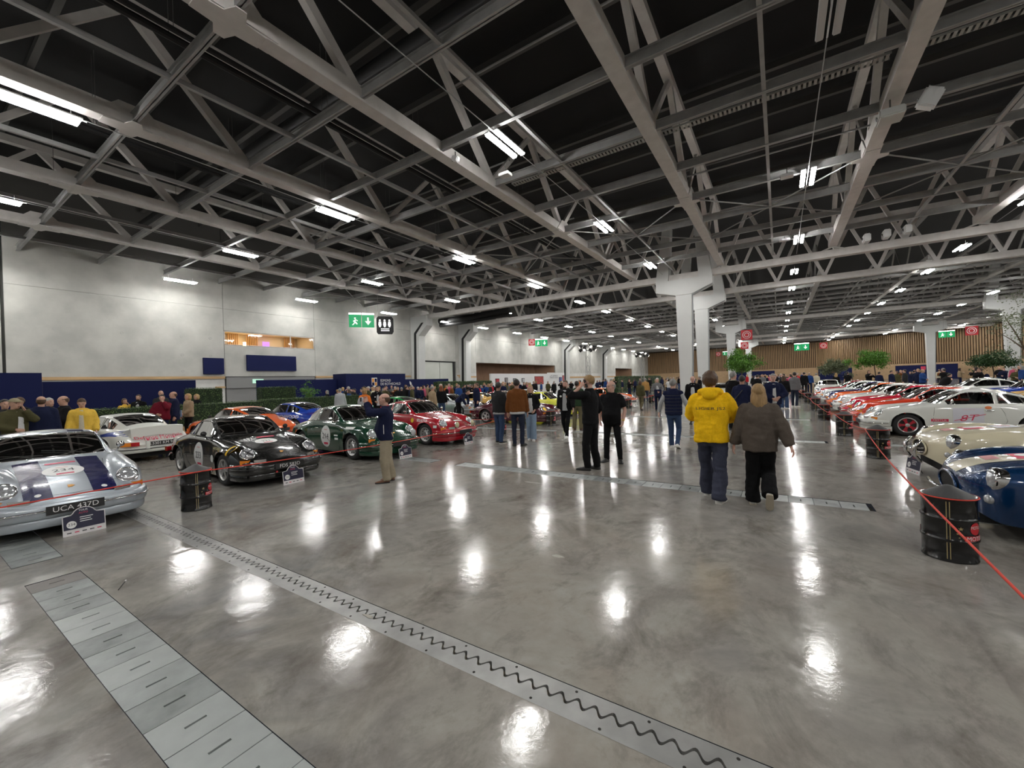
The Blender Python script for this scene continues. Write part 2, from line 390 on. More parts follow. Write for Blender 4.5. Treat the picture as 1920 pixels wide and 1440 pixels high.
# steel double door and wood-lined recesses
b = MB(); b.box((WB-.12, 32.6, 0), (WB-.08, 37.6, 4.42)); d2 = struct(b.build('door_2', M_black))
for y0, y1 in ((32.65, 35.05), (35.12, 37.3)):
    b = MB(); b.box((WB-.06, y0, .02), (WB, y1, 4.32)); b.build('door_leaf', mat('door_pale_green_grey', (.55, .57, .52), .5, var=.1, scale=1), d2)
b = MB(); b.box((WB-.06, 37.35, 0), (WB+.02, 37.55, 4.4)); b.box((WB-.06, 32.6, 4.3), (WB+.02, 37.6, 4.42)); b.build('door_frame', M_black, d2)
for k, (y0, y1, z) in enumerate(((41.8, 63.7, 4.4), (95., 108., 4.3))):
    b = MB(); b.box((WB-2.6, y0, 0), (WB-2.5, y1, z)); b.box((WB-2.6, y0-.1, 0), (WB, y0, z)); b.add([(WB, y1, 0), (WB-2.5, y1-2.5, 0), (WB-2.5, y1-2.5, z), (WB, y1, z)], [(0,1,2,3)]); b.box((WB-2.6, y0, z), (WB, y1, z+.1))
    o = b.build('recess', mat('walnut_backing', (.2, .11, .06), .7), wall_left)
    s2 = MB(); y = y0+.1
    while y < y1-2.5: s2.box((WB-2.5, y, 0), (WB-2.42, y+.13, z)); y += .21
    stuff(s2.build('slat', mat('walnut_slat', (.3, .17, .1), .6, var=.2, scale=1), wall_left))
# wall-mounted navy screens
for y0, y1, z0, z1, lab in ((11.9, 13.1, 2.95, 4.05, 'small navy screen panel on the concrete wall'), (14.6, 18.2, 3.2, 4.35, 'long navy screen panel on the concrete wall under the window strip')):
    b = MB(); b.box((XL+.02, y0, z0), (XL+.2, y1, z1)); tag(b.build('wall_screen', M_navy), lab, 'panel')
# pilasters and T columns
def pilaster(y, i):
    b = MB(); pr = [(0, 0), (.95, 0), (1.15, 6.9), (2.3, 7.9), (2.3, 8.9), (0, 8.9)]
    M = Matrix.Translation((XL, y-.45, 0)) @ Matrix.Rotation(PI/2, 4, 'X'); b.prism(pr, -.9, 0, M)
    o = struct(b.build('trim_%d' % (30+i), M_col)); c = MB(); pr2 = [(.25, 0), (.6, 0), (.8, 7.1), (1.9, 8.2), (1.6, 8.2), (.5, 7.2)]
    c.prism(pr2, .002, .03, M); c.build('side_strip', M_black, o)  # black strip down the side of the pilaster
for i, y in enumerate((31.15, 38.85, 67., 86.)): pilaster(y, i)
def t_column(x, y, label, group, s=1.):
    r = thing('t_column', label, 'column', (x, y, 0), 0, group); M = Matrix.Rotation(PI/2, 4, 'X')
    def pr(poly, name, t=.36, z=None):
        b = MB(); b.prism(poly, -t, t, M); return b.build(name, M_col, r)
    pr([(-.36, 0), (.36, 0), (.53, 7.5), (-.53, 7.5)], 'shaft')
    pr([(-.53, 7.5), (.53, 7.5), (1.85, 8.05), (1.85, 8.6), (-1.85, 8.6), (-1.85, 7.85)], 'capital', .4)
    for s_ in (-1, 1): pr([(s_*1.0, 8.6), (s_*1.85, 8.6), (s_*1.3, 12.4), (s_*.75, 12.4)][::s_], 'strut', .4)
    b = MB(); b.tube([(.43, -.3, 0), (.58, -.3, 7.45), (1.8, -.3, 8.0)], .045, 8); b.build('drain_pipe', mat('pipe_grey', (.28, .29, .3), .5), r)
    return r
t_column(-5.5, 31.15, 'tall white tapered T-column standing between the cars and the far hall', None)
t_column(-5.5, 38.85, 'white tapered T-column close behind the first T-column', None)
for x, y in ((-5.5, 64), (-5.5, 102), (19.9, 63), (19.9, 90), (45.3-.4, 90)):
    t_column(x, y, 'white T-column far back in the hall near the oak slat wall', 'far T-columns')

# ------------------------------------------------------------------ far wall of oak slats, side and back walls
FW = [(XL-.1, 124), (7.5, 121.5), (9.2, 119.8), (33, 99.5), (XR, 88)]
wf = MB()
for (a, b_), (c, d) in zip(FW, FW[1:]): wf.add([(a,b_,0),(c,d,0),(c,d,ZD),(a,b_,ZD)], [(3,2,1,0)])
wall_far = struct(wf.build('wall_far', M_slatb))
s2, pl = MB(), MB()
for (a, b_), (c, d) in zip(FW, FW[1:]):
    p, q = Vector((a, b_, 0)), Vector((c, d, 0)); L_ = (q-p).length; e = (q-p)/L_; nrm = Vector((e.y, -e.x, 0)); ang = math.atan2(e.y, e.x); t = .1
    while t < L_:
        cc = p+e*t+nrm*.08; s2.cbox((cc.x, cc.y, 6.), (.2, .16, 5.9), ang); t += .36
    t = 0
    while t < L_-.5:
        w_ = min(3., L_-t); cc = p+e*(t+w_/2)+nrm*.1; o = MB().cbox((cc.x, cc.y, 1.5), (w_-.02, .2, 2.98), ang).build('plywood_panel', M_ply, wall_far); t += w_
stuff(s2.build('slat', M_slat, wall_far))
b = MB(); b.box((XR, YB, 0), (XR+.1, 89, ZD)); struct(b.build('wall_right', M_conc2))
b = MB(); b.box((XL-.6, YB-.1, 0), (XR, YB, ZD)); struct(b.build('wall_back', M_conc2))

# ------------------------------------------------------------------ ceiling: deck, trusses, purlins, rods
b = MB(); b.box((XL-.6, YB, ZD), (XR, 130, ZD+.1)); ceiling = struct(b.build('ceiling', M_deck))
TX = [-3.15+5.96*k for k in range(-4, 9)]
def zone1(x, y0, y1):
    b = MB(); b.box((x-.2, y0, 9.18), (x+.2, y1, 9.56)); b.box((x-.15, y0, 12.5), (x+.15, y1, 12.8)); r = b.build('roof_truss', M_steel, ceiling)
    return r
dg = {}
def diag_obj(kind, L_):
    pass
D1 = MB(); D1.beam((0, 0, 9.45), (0, -3, 12.6), .26, .2, (1, 0, 0)); d1 = D1.mesh('diagonal', M_steel)
D2 = MB(); D2.beam((0, 0, 9.45), (0, 3, 12.6), .2, .14, (1, 0, 0)); d2m = D2.mesh('diagonal', M_steel)
GU = MB(); GU.prism([(-.85, 0), (.85, 0), (.3, .55), (-.3, .55)], -.02, .02, Matrix.Translation((.215, 0, 9.2)) @ Matrix.Rotation(PI/2, 4, 'Z') @ Matrix.Rotation(PI/2, 4, 'X'))
GU.prism([(-.85, 0), (.85, 0), (.3, .55), (-.3, .55)], -.02, .02, Matrix.Translation((-.215, 0, 9.2)) @ Matrix.Rotation(PI/2, 4, 'Z') @ Matrix.Rotation(PI/2, 4, 'X'))
GU.prism([(-.5, -.1), (-.24, -.2), (-.2, -.62), (.2, -.62), (.24, -.2), (.5, -.1), (.5, .1), (.24, .2), (.2, .62), (-.2, .62), (-.24, .2), (-.5, .1)], 9.155, 9.18)
gum = GU.mesh('gusset', M_steel)
for x in TX:
    r = zone1(x, YB, 31.1)
    for yb in range(-5, 32, 6):
        for me, ok in ((d1, True), (d2m, yb < 30)):
            if ok: o = link('diagonal', me, r); o.location = (x, yb, 0)
    for y in (4, 19): o = link('gusset', gum, r); o.location = (x, y, 0)
    b = MB(); b.box((x-.17, 38.9, 9.2), (x+.17, 124, 9.5)); b.box((x-.13, 38.9, 12.4), (x+.13, 124, 12.6), 1); r2 = b.build('roof_truss', [mat('far_truss_steel', (.42, .41, .395), .55), M_web], ceiling)
    b = MB(); y = 40.
    while y < 122: b.beam((x, y, 9.4), (x, y+3, 12.5), .13, .1, (1, 0, 0)); b.beam((x, y+6, 9.4), (x, y+3, 12.5), .13, .1, (1, 0, 0)); y += 6
    stuff(b.build('web', M_web, r2))
def isec(b, y, z, x0, x1, wd=.13, h=.26):
    b.box((x0, y-wd/2, z), (x1, y+wd/2, z+.018)); b.box((x0, y-wd/2, z+h), (x1, y+wd/2, z+h+.018)); b.box((x0, y-.01, z), (x1, y+.01, z+h))
for y in range(-8, 29, 3):
    b = MB(); isec(b, y, 9.24, XL, XR); b.build('purlin', M_purl, ceiling)
for y in [41+3*i for i in range(28)]:
    b = MB(); b.box((XL, y-.07, 9.2), (XR, y+.07, 9.42)); b.build('purlin', M_purl, ceiling)
for y in [-6+3*i for i in range(12)]:
    b = MB(); b.box((XL, y-.09, 12.85), (XR, y+.09, 13.1)); b.build('upper_purlin', M_dim, ceiling)
for i in range(-5, 8):
    x = -.17+5.96*i; b = MB(); b.box((x-.05, YB, 9.27), (x+.05, 31, 9.29)); b.box((x-.008, YB, 9.29), (x+.008, 31, 9.42)); b.build('rail', M_purl, ceiling)
    b = MB(); b.box((x-.05, 39, 9.3), (x+.05, 124, 9.4)); b.build('rail', M_purl, ceiling)
    for s_ in (-1, 1):
        for y0 in (19, 25):
            if i > 6: continue
            b = MB(); b.tube([(x, 22, 9.3), (x+s_*2.85, y0, 9.32)], .028, 6); b.build('brace_rod', M_purl, ceiling)
# girders carrying the trusses between the two column rows
def girder(y, z=8.6, near=True):
    b = MB(); b.box((XL, y-.25, z), (XR, y+.25, z+.42)); b.box((XL, y-.2, 12.5), (XR, y+.2, 12.85)); r = b.build('girder', M_steel, ceiling)
    b1 = MB(); b1.beam((0, 0, z+.4), (1.5, 0, 12.5), .2, .16, (0, 1, 0)); b2 = MB(); b2.beam((0, 0, z+.4), (-1.5, 0, 12.5), .2, .16, (0, 1, 0))
    m1, m2 = b1.mesh('diagonal', M_steel), b2.mesh('diagonal', M_steel); x = -30.
    if near:
        while x < 30:
            for m_ in (m1, m2): o = link('diagonal', m_, r); o.location = (x, y, 0)
            x += 3
    else:
        bb = MB()
        while x < 40: bb.beam((x, y, z+.4), (x+1.5, y, 12.5), .2, .14, (0,1,0)); bb.beam((x, y, z+.4), (x-1.5, y, 12.5), .2, .14, (0,1,0)); x += 3
        stuff(bb.build('web', M_web, r))
girder(31.15); girder(38.85)
for y in (64, 90, 102): girder(y, 8.7, False)
for x in TX:
    for s_ in (-1, 1):
        b = MB(); b.tube([(x, 31.0, 9.2), (x+s_*1.3, 31.0, 8.7)], .05, 6); b.build('knee_brace', M_steel, ceiling)
# services: black pipes, duct, cable tray, conduits
for x, r_ in ((-12.2, .09), (-11.9, .07), (-18.6, .09), (-18.3, .07), (-24.2, .1)):
    b = MB(); b.tube([(x, YB, 10.4), (x, 31, 10.4)], r_, 8); b.build('sprinkler_pipe', M_black, ceiling)
    for y in range(0, 31, 4): b = MB(); b.tube([(x, y, 10.4), (x, y, 12.9)], .008, 5); b.build('hanger', M_dim, ceiling)
b = MB(); b.tube([(-30, 8.3, 11.2), (40, 8.3, 11.2)], .26, 12); b.build('air_duct', M_black, ceiling, True)
b = MB(); b.tube([(-30, 16.8, 11.6), (40, 16.8, 11.6)], .18, 12); b.build('air_duct', M_black, ceiling, True)
for z, r_ in ((8.75, .32), (8.3, .18)):
    b = MB(); b.tube([(-31.5, 35-z*.1, z), (-27, 35-z*.1, z), (-25.6, 35.2, z+.3), (-23, 35.2, z+.35)], r_, 12); b.build('air_duct', M_black, ceiling, True)
for y, z, x0 in ((14.4, 9.85, -9), (14.4, 9.85, 3.1)):
    x1 = 2.6 if x0 < 0 else 40; b = MB(); b.box((x0, y-.13, z), (x1, y-.12, z+.06)); b.box((x0, y+.12, z), (x1, y+.13, z+.06)); x = x0
    while x < x1-.05: b.box((x, y-.12, z), (x+.07, y+.12, z+.012)); x += .125
    b.build('cable_tray', mat('tray_zinc', (.42, .42, .4), .5), ceiling)
for x0, x1, y, z in ((-9, 40, 10.9, 11.9), (-3, 40, 12.2, 11.2), (-9, 40, 17.6, 10.3), (-3, 40, 18.1, 9.9), (-9, 40, 23.6, 10.1), (-30, -9, 14.2, 10.8), (-30, -9, 20.4, 10.4)):
    b = MB(); b.tube([(x0, y, z), (x1, y, z)], .035, 6); b.build('conduit', M_purl, ceiling)

# ------------------------------------------------------------------ lamps: twin LED tubes on a conduit
def led():
    r = thing('ceiling_light', 'twin LED strip light hanging under the black roof', 'ceiling light', (0, 0, 9.0), 0, 'twin LED strip lights under the roof')
    for s_ in (-1, 1):
        b = MB(); b.box((s_*.15-.075, -.78, .035), (s_*.15+.075, .78, .075)); b.build('housing', M_white, r)
        b = MB(); b.box((s_*.15-.062, -.75, -.012), (s_*.15+.062, .75, .035)); b.build('led_tube', M_tube, r)
    b = MB(); b.tube([(0, -.9, .1), (0, .9, .1)], .018, 6); b.build('mounting_rail', M_white, r)
    for y in (-.6, .6): b = MB(); b.tube([(0, y, .1), (0, y, .3)], .012, 5); b.build('hanger', M_white, r)
    return r
L0 = led(); KIDS[L0.name] = list(L0.children); first = True
LX = [-30.3, -23.75, -15.45, -6.85, 1.05, 9.4, 17.6, 26., 34.5]
LXN = ['along the concrete wall', 'above the hedges', 'above the tail-out cars', 'above the silver and black coupes', 'above the open aisle', 'above the roadster side', 'beyond the roadster side', 'toward the oak slats', 'past the oak slats']
LY = [-6., 2.3, 10.6, 19.0, 27.4, 35.8, 42.7, 51., 59.3, 67.5, 76, 84, 92, 100, 108, 116]
for ix, x in enumerate(LX):
    for iy, y in enumerate(LY):
        if (x, y) == (1.05, 10.6): continue
        # stay in front of the oblique slat wall
        lim = 122 if x < 8 else 119.8-(x-9.2)*.853
        if y > lim-2: continue
        zl = 9.0
        if ix == 0: zl = 8.5; y = y*.945+.1
        lab = 'twin LED strip light %s %s' % (LXN[ix], 'before the girders' if y < 31 else ('between the two girders' if y < 39 else 'in the far hall')); gr = lab.replace('light', 'lights')
        if first: L0.location = (x, y, zl); tag(L0, lab, 'ceiling light', gr); first = False
        else: dup(L0, (x, y, zl), None, lab, gr)
# the one strip light that is switched off
r = thing('ceiling_light', 'switched-off twin strip light above the aisle, tubes dark', 'ceiling light', (1.05, 10.6, 9.0))
for s_ in (-1, 1):
    b = MB(); b.box((s_*.15-.075, -.78, .035), (s_*.15+.075, .78, .075)); b.build('housing', M_white, r)
    b = MB(); b.box((s_*.15-.062, -.75, -.012), (s_*.15+.062, .75, .035)); b.build('led_tube', mat('unlit_tube', (.55, .55, .55), .4), r)
b = MB(); b.tube([(0, -.9, .1), (0, .9, .1)], .018, 6); b.tube([(0, 0, .1), (0, 0, .3)], .012, 5); b.build('mounting_rail', M_white, r)
for x in LX[1:7]:
    b = MB(); b.tube([(x, -8, 9.12), (x, 31, 9.12)], .014, 5); b.build('lamp_conduit', M_purl, ceiling)
# ------------------------------------------------------------------ cars: lofted bodies
def pchip(tab, x):
    if x <= tab[0][0]: return tab[0][1]
    if x >= tab[-1][0]: return tab[-1][1]
    n = len(tab); h = [tab[i+1][0]-tab[i][0] for i in range(n-1)]; d = [(tab[i+1][1]-tab[i][1])/h[i] for i in range(n-1)]
    def slope(i):
        if i == 0: return d[0]
        if i == n-1: return d[-1]
        if d[i-1]*d[i] <= 0: return 0.
        w1, w2 = 2*h[i]+h[i-1], h[i]+2*h[i-1]; return (w1+w2)/(w1/d[i-1]+w2/d[i])
    for i in range(n-1):
        if x <= tab[i+1][0]:
            t = (x-tab[i][0])/h[i]; a, b, m0, m1 = tab[i][1], tab[i+1][1], slope(i)*h[i], slope(i+1)*h[i]
            return (2*t**3-3*t*t+1)*a+(t**3-2*t*t+t)*m0+(-2*t**3+3*t*t)*b+(t**3-t*t)*m1
def crom(p0, p1, p2, p3, t):
    return .5*((2*p1)+(p2-p0)*t+(2*p0-5*p1+4*p2-p3)*t*t+(3*p1-p0-3*p2+p3)*t**3)
def smst(a, b, x):
    t = max(0., min(1., (x-a)/(b-a))); return t*t*(3-2*t)
COUPE = dict(
 zb=[(.06,.30),(.3,.22),(1.4,.2),(2.7,.2),(3.6,.24),(4.05,.36)],
 wb=[(.06,.42),(.15,.58),(.3,.68),(.6,.74),(.9,.775),(1.4,.74),(2.4,.735),(3.1,.79),(3.6,.74),(3.9,.66),(4.05,.58)],
 wm=[(.06,.44),(.15,.62),(.3,.715),(.6,.775),(.9,.795),(1.5,.785),(2.3,.785),(3.1,.815),(3.6,.78),(3.9,.70),(4.05,.62)],
 zm=[(.06,.40),(.3,.44),(.9,.52),(1.5,.5),(2.5,.5),(3.1,.55),(3.8,.55),(4.05,.52)],
 ws=[(.06,.43),(.15,.60),(.3,.69),(.45,.71),(.9,.74),(1.5,.755),(2.4,.755),(3.1,.775),(3.6,.735),(3.9,.65),(4.05,.58)],
 zs=[(.06,.46),(.2,.52),(.3,.56),(.45,.68),(.6,.745),(.9,.79),(1.5,.83),(2.4,.845),(3.1,.80),(3.6,.74),(3.9,.66),(4.05,.585)],
 wc=[(.06,.38),(.15,.52),(.3,.565),(.45,.575),(.9,.60),(1.3,.64),(1.5,.705),(2.4,.705),(3.1,.67),(3.6,.60),(3.9,.52),(4.05,.46)],
 zc=[(.06,.49),(.2,.54),(.28,.59),(.36,.68),(.45,.76),(.55,.80),(.9,.85),(1.3,.885),(1.5,.895),(2.4,.91),(2.9,.9),(3.2,.875),(3.6,.8),(3.9,.7),(4.05,.605)],
 wi=[(.06,.30),(.2,.38),(.45,.40),(.9,.44),(1.2,.52),(1.38,.64),(1.6,.67),(2.4,.67),(2.9,.635),(3.2,.57),(3.5,.5),(4.05,.36)],
 zi=[(.06,.505),(.2,.56),(.36,.63),(.45,.665),(.6,.715),(.9,.785),(1.2,.855),(1.38,.9),(1.6,.91),(2.4,.925),(2.9,.93),(3.2,.9),(3.5,.835),(3.9,.72),(4.05,.612)],
 wr=[(.06,.24),(.2,.3),(.9,.35),(1.2,.44),(1.38,.6),(1.6,.585),(1.9,.545),(2.3,.53),(2.7,.525),(3.,.515),(3.3,.46),(3.5,.4),(4.05,.28)],
 zr=[(.06,.51),(.2,.57),(.45,.68),(.9,.795),(1.2,.865),(1.38,.912),(1.6,1.05),(1.75,1.135),(1.9,1.19),(2.1,1.215),(2.4,1.21),(2.7,1.165),(2.95,1.09),(3.15,1.01),(3.35,.925),(3.6,.835),(3.9,.735),(4.05,.618)],
 wq=[(.06,.18),(.9,.26),(1.2,.36),(1.38,.555),(1.6,.535),(1.9,.495),(2.3,.465),(2.7,.46),(3.,.445),(3.3,.4),(3.5,.33),(4.05,.22)],
 zq=[(.06,.515),(.45,.685),(.9,.805),(1.2,.872),(1.38,.922),(1.6,1.07),(1.75,1.165),(1.9,1.23),(2.1,1.262),(2.4,1.258),(2.7,1.218),(2.95,1.148),(3.15,1.068),(3.35,.975),(3.6,.865),(3.9,.745),(4.05,.62)],
 z0=[(.06,.52),(.2,.585),(.45,.7),(.7,.77),(.9,.812),(1.2,.88),(1.32,.905),(1.38,.935),(1.6,1.085),(1.75,1.185),(1.9,1.26),(2.1,1.295),(2.3,1.302),(2.55,1.287),(2.8,1.237),(3.05,1.152),(3.3,1.047),(3.6,.915),(3.85,.795),(4.05,.622)])
ROADSTER = dict(
 zb=[(.04,.34),(.3,.2),(1.4,.19),(2.6,.19),(3.4,.24),(3.84,.42)],
 wb=[(.04,.30),(.12,.5),(.3,.66),(.6,.76),(.85,.81),(1.4,.74),(2.2,.74),(3.0,.86),(3.4,.78),(3.7,.6),(3.84,.42)],
 wm=[(.04,.36),(.12,.56),(.3,.73),(.6,.82),(.85,.845),(1.4,.79),(2.2,.79),(3.0,.885),(3.4,.83),(3.7,.66),(3.84,.46)],
 zm=[(.04,.46),(.3,.48),(.85,.52),(2,.5),(3,.55),(3.84,.55)],
 ws=[(.04,.35),(.12,.54),(.3,.71),(.6,.79),(.85,.8),(1.4,.74),(2.2,.74),(3.0,.84),(3.4,.78),(3.7,.61),(3.84,.42)],
 zs=[(.04,.56),(.12,.60),(.3,.66),(.6,.72),(.85,.745),(1.4,.72),(2.2,.72),(3.,.78),(3.4,.75),(3.84,.62)],
 wc=[(.04,.30),(.12,.49),(.3,.60),(.6,.635),(.85,.65),(1.4,.64),(2.2,.66),(3.,.68),(3.4,.62),(3.84,.36)],
 zc=[(.04,.60),(.12,.66),(.22,.73),(.4,.785),(.6,.82),(.85,.835),(1.4,.81),(2.2,.80),(3.,.86),(3.4,.82),(3.84,.64)],
 wi=[(.04,.24),(.12,.38),(.3,.42),(.85,.44),(1.4,.52),(1.6,.56),(2.4,.56),(3.,.5),(3.84,.28)],
 zi=[(.04,.61),(.12,.66),(.3,.715),(.6,.755),(.85,.775),(1.4,.81),(1.55,.82),(1.62,.80),(2.4,.80),(2.5,.82),(3.,.83),(3.4,.8),(3.84,.645)],
 wr=[(.04,.18),(.12,.3),(.85,.34),(1.4,.42),(1.6,.52),(2.4,.52),(3.,.4),(3.84,.2)],
 zr=[(.04,.615),(.12,.665),(.3,.73),(.6,.775),(.85,.80),(1.4,.84),(1.55,.85),(1.62,.62),(2.4,.62),(2.5,.83),(3.,.845),(3.4,.81),(3.84,.648)],
 wq=[(.04,.12),(.12,.2),(.85,.24),(1.4,.3),(1.6,.48),(2.4,.48),(3.,.3),(3.84,.14)],
 zq=[(.04,.62),(.12,.672),(.3,.742),(.6,.795),(.85,.82),(1.4,.86),(1.55,.865),(1.62,.5),(2.4,.5),(2.5,.84),(3.,.855),(3.4,.815),(3.84,.65)],
 z0=[(.04,.62),(.12,.675),(.3,.75),(.6,.805),(.85,.83),(1.4,.87),(1.55,.875),(1.62,.42),(2.4,.42),(2.5,.85),(3.,.86),(3.4,.82),(3.84,.65)])
SEG = [4, 4, 3, 3, 4, 1, 3, 3]
LOWER = .045
def car_grid(T, special, ends, axles, RA, warp, zax=.305):
    ts = set(special)
    for ax in axles:
        zb = pchip(T['zb'], ax); dx = math.sqrt(max(1e-4, RA*RA-(zb-zax)**2))
        for k in range(-8, 9): ts.add(round(ax+dx*math.sin(k*PI/16), 4))
    t = ends[0]
    while t < ends[1]:
        if all(abs(t-q) > .03 for q in ts): ts.add(round(t, 4))
        t += .065 if (t > .65) else .045
    ts.add(ends[1]); ts.add(ends[0]); ts = sorted(ts); mid = (axles[0]+axles[1])/2; G = []
    for t in ts:
        g = {k: pchip(v, t) for k, v in T.items()}
        zb = g['zb']; arch = 0
        for ax in axles:
            if abs(t-ax) < RA: arch = max(arch, zax+math.sqrt(RA*RA-(t-ax)**2))
        wb, wm, zm = g['wb'], g['wm'], g['zm']
        if arch > zb: zb = arch; zm = max(zm, zb+.22*(g['zs']-zb)); wb = wm+.012
        P = [(wb, zb), (wm, zm), (g['ws'], g['zs']), (g['wc'], g['zc']), (g['wi'], g['zi']), (g['wr'], g['zr']), (g['wq'], g['zq']), (g['wq']/2, g['z0']-(g['z0']-g['zq'])*.25), (0, g['z0'])]
        half = []
        for i, n_ in enumerate(SEG):
            a, b = P[i], P[i+1]; z = P[i-1] if i > 0 else a; d = P[i+2] if i+2 < len(P) else (-P[i][0], P[i][1])
            for k in range(n_):
                u = k/n_
                if i in (4, 5): half.append((a[0]+(b[0]-a[0])*u, a[1]+(b[1]-a[1])*u, i))
                else: half.append((crom(z[0], a[0], b[0], d[0], u), crom(z[1], a[1], b[1], d[1], u), i))
        half.append((0, P[8][1], 8)); row = []
        for (y, z, i) in half:
            x = mid-t
            if warp and i >= 4: x -= warp*(abs(y)/.6)**2*smst(.95, 1.3, t)*(1-smst(1.7, 2.15, t))
            row.append(Vector((x, y, z)))
        full = row + [Vector((p.x, -p.y, p.z)) for p in row[-2::-1]]
        G.append(full)
    return ts, G, mid
def rows_of(a, b):                             # index range for control points a..b on the left half
    return sum(SEG[:a]), sum(SEG[:b])
NH = sum(SEG)
def sub_mesh(ts, G, t0, t1, r0, r1, name, m, flip=False, off=0.):
    cols = [i for i, t in enumerate(ts) if t0-1e-5 <= t <= t1+1e-5]; b = MB(); vs = []; fs = []; w_ = r1-r0+1
    for i in cols:
        for k in range(r0, r1+1): vs.append(G[i][k])
    for a in range(len(cols)-1):
        for k in range(r1-r0): fs.append((a*w_+k, a*w_+k+1, (a+1)*w_+k+1, (a+1)*w_+k))
    b.add(vs, fs); return b.mesh(name, m, True)
def perim(ts, G, t0, t1, r0, r1):
    cols = [i for i, t in enumerate(ts) if t0-1e-5 <= t <= t1+1e-5]
    loop = [G[cols[0]][k] for k in range(r0, r1+1)] + [G[i][r1] for i in cols[1:]] + [G[cols[-1]][k] for k in range(r1-1, r0-1, -1)] + [G[i][r0] for i in cols[-2:0:-1]]
    out = []
    for p in loop:
        if not out or (p-out[-1]).length > .006: out.append(p)
    return out
M_body = paint('placeholder', (.5, .5, .5)); M_bump = mat('paint_bumper_slot', (.5, .5, .5), .3, coat=1)
M_trim = mat('trim_slot', (.7, .7, .7), .15, 1.); M_chrome = mat('chrome', (.82, .82, .83), .08, 1.); M_rubber = mat('rubber', (.018, .018, .018), .75)
M_tyre = mat('tyre', (.02, .02, .021), .8, bump=.2, bscale=60); M_gl = glass_mat('car_glass', (.34, .37, .36), .05)
M_int = mat('cabin_black', (.018, .018, .02), .7); M_under = mat('underbody', (.01, .01, .01), .9)
M_lens = mat('lamp_lens', (.72, .75, .78), .12, .55, var=.5, scale=40, coat=1); M_amber = mat('amber_lens', (.85, .26, .02), .25, coat=1); M_redl = mat('red_lens', (.5, .01, .015), .25, coat=1)
M_rim = mat('wheel_silver', (.62, .62, .62), .3, .8); M_rimk = mat('wheel_black', (.03, .03, .03), .4); M_sticker = mat('sticker_white', (.8, .8, .79), .4); M_ink = mat('sticker_ink', (.02, .02, .025), .5)
M_pink = mat('sticker_crimson', (.62, .03, .09), .45); M_plate = mat('plate_black', (.02, .02, .02), .45); M_gold = mat('badge_gold', (.7, .35, .08), .35, .3)

def wheel_meshes():
    R, W = .305, .19; out = {}
    b = MB(); A = Matrix.Rotation(PI/2, 4, 'X')
    b.lathe([(.205, -W/2+.015), (.235, -W/2), (.28, -W/2+.005), (R-.008, -W/2+.03), (R, -W/2+.06), (R, W/2-.06), (R-.008, W/2-.03), (.28, W/2-.005), (.235, W/2), (.205, W/2-.015)], 36, A, cap=False)
    out['tyre'] = b.mesh('tyre', M_tyre, True)
    def rim(kind, mc, ms):
        b = MB()
        for s_ in (1, -1):
            Z = s_*(W/2)
            b.lathe([(.207, Z-s_*.012), (.205, Z), (.195, Z+s_*.002), (.18, Z-s_*.012), (.172, Z-s_*.05)][::s_], 36, A, 0, cap=False)
            if kind == 'fuchs':
                b.lathe([(.172, Z-s_*.07), (.0, Z-s_*.075)][::s_], 24, A, 2, cap=False)
                for k in range(5):
                    a = 2*PI*k/5; M = A @ Matrix.Rotation(a, 4, 'Z')
                    b.prism([(.03, -.03), (.11, -.026), (.185, -.06), (.185, .06), (.11, .026), (.03, .03)], min(Z-s_*.055, Z-s_*.02), max(Z-s_*.055, Z-s_*.02), M, 1)
                b.lathe([(.05, Z-s_*.06), (.048, Z-s_*.012), (.03, Z-s_*.006), (0, Z-s_*.005)][::s_], 16, A, 0, cap=False)
            else:
                b.lathe([(.172, Z-s_*.03), (.15, Z-s_*.045), (.12, Z-s_*.03), (.085, Z-s_*.022), (.07, Z-s_*.0), (.0, Z+s_*.002)][::s_], 30, A, 1, cap=False)
                for k in range(10):
                    a = 2*PI*k/10; M = A @ Matrix.Rotation(a, 4, 'Z'); b.prism([(.128, -.018), (.155, -.02), (.155, .02), (.128, .018)], min(Z-s_*.034, Z-s_*.028), max(Z-s_*.034, Z-s_*.028), M, 2)
        return b.mesh('rim', [mc, ms, M_rimk])
    out['fuchs'] = rim('fuchs', M_rim, M_rim); out['red'] = rim('fuchs', M_rim, mat('wheel_red', (.42, .012, .03), .3, coat=.6)); out['steel'] = rim('steel', M_rim, M_rim)
    out['gold'] = rim('fuchs', M_rim, mat('wheel_gold', (.5, .36, .12), .35, .5))
    for k in ('fuchs', 'red', 'steel', 'gold'): autosmooth(out[k], 35)
    return out
WH = wheel_meshes()
def rounded(pts, z0, z1, d, n=5):              # bumper sweep: path pts (x, y) outward normals from path, rounded section
    N = len(pts); b = MB(); vs = []; fs = []; sec = []
    for k in range(2*n+1):
        a = -PI/2+PI*k/(2*n); sec.append((d*max(0, math.cos(a))**.6, (z0+z1)/2+(z1-z0)/2*math.sin(a)))
    sec = [(-.04, z0)] + sec + [(-.04, z1)]; m_ = len(sec)
    for i in range(N):
        p = Vector((*pts[i], 0)); t = (Vector((*pts[min(i+1, N-1)], 0))-Vector((*pts[max(i-1, 0)], 0))).normalized(); nn = Vector((-t.y, t.x, 0))
        for (o, z) in sec: vs.append(p+nn*o+Vector((0, 0, z)))
    for i in range(N-1):
        for k in range(m_-1): fs.append((i*m_+k, i*m_+k+1, (i+1)*m_+k+1, (i+1)*m_+k))
    fs += [tuple(range(m_)), tuple(range(N*m_-1, (N-1)*m_-1, -1))]
    b.add(vs, fs); return b
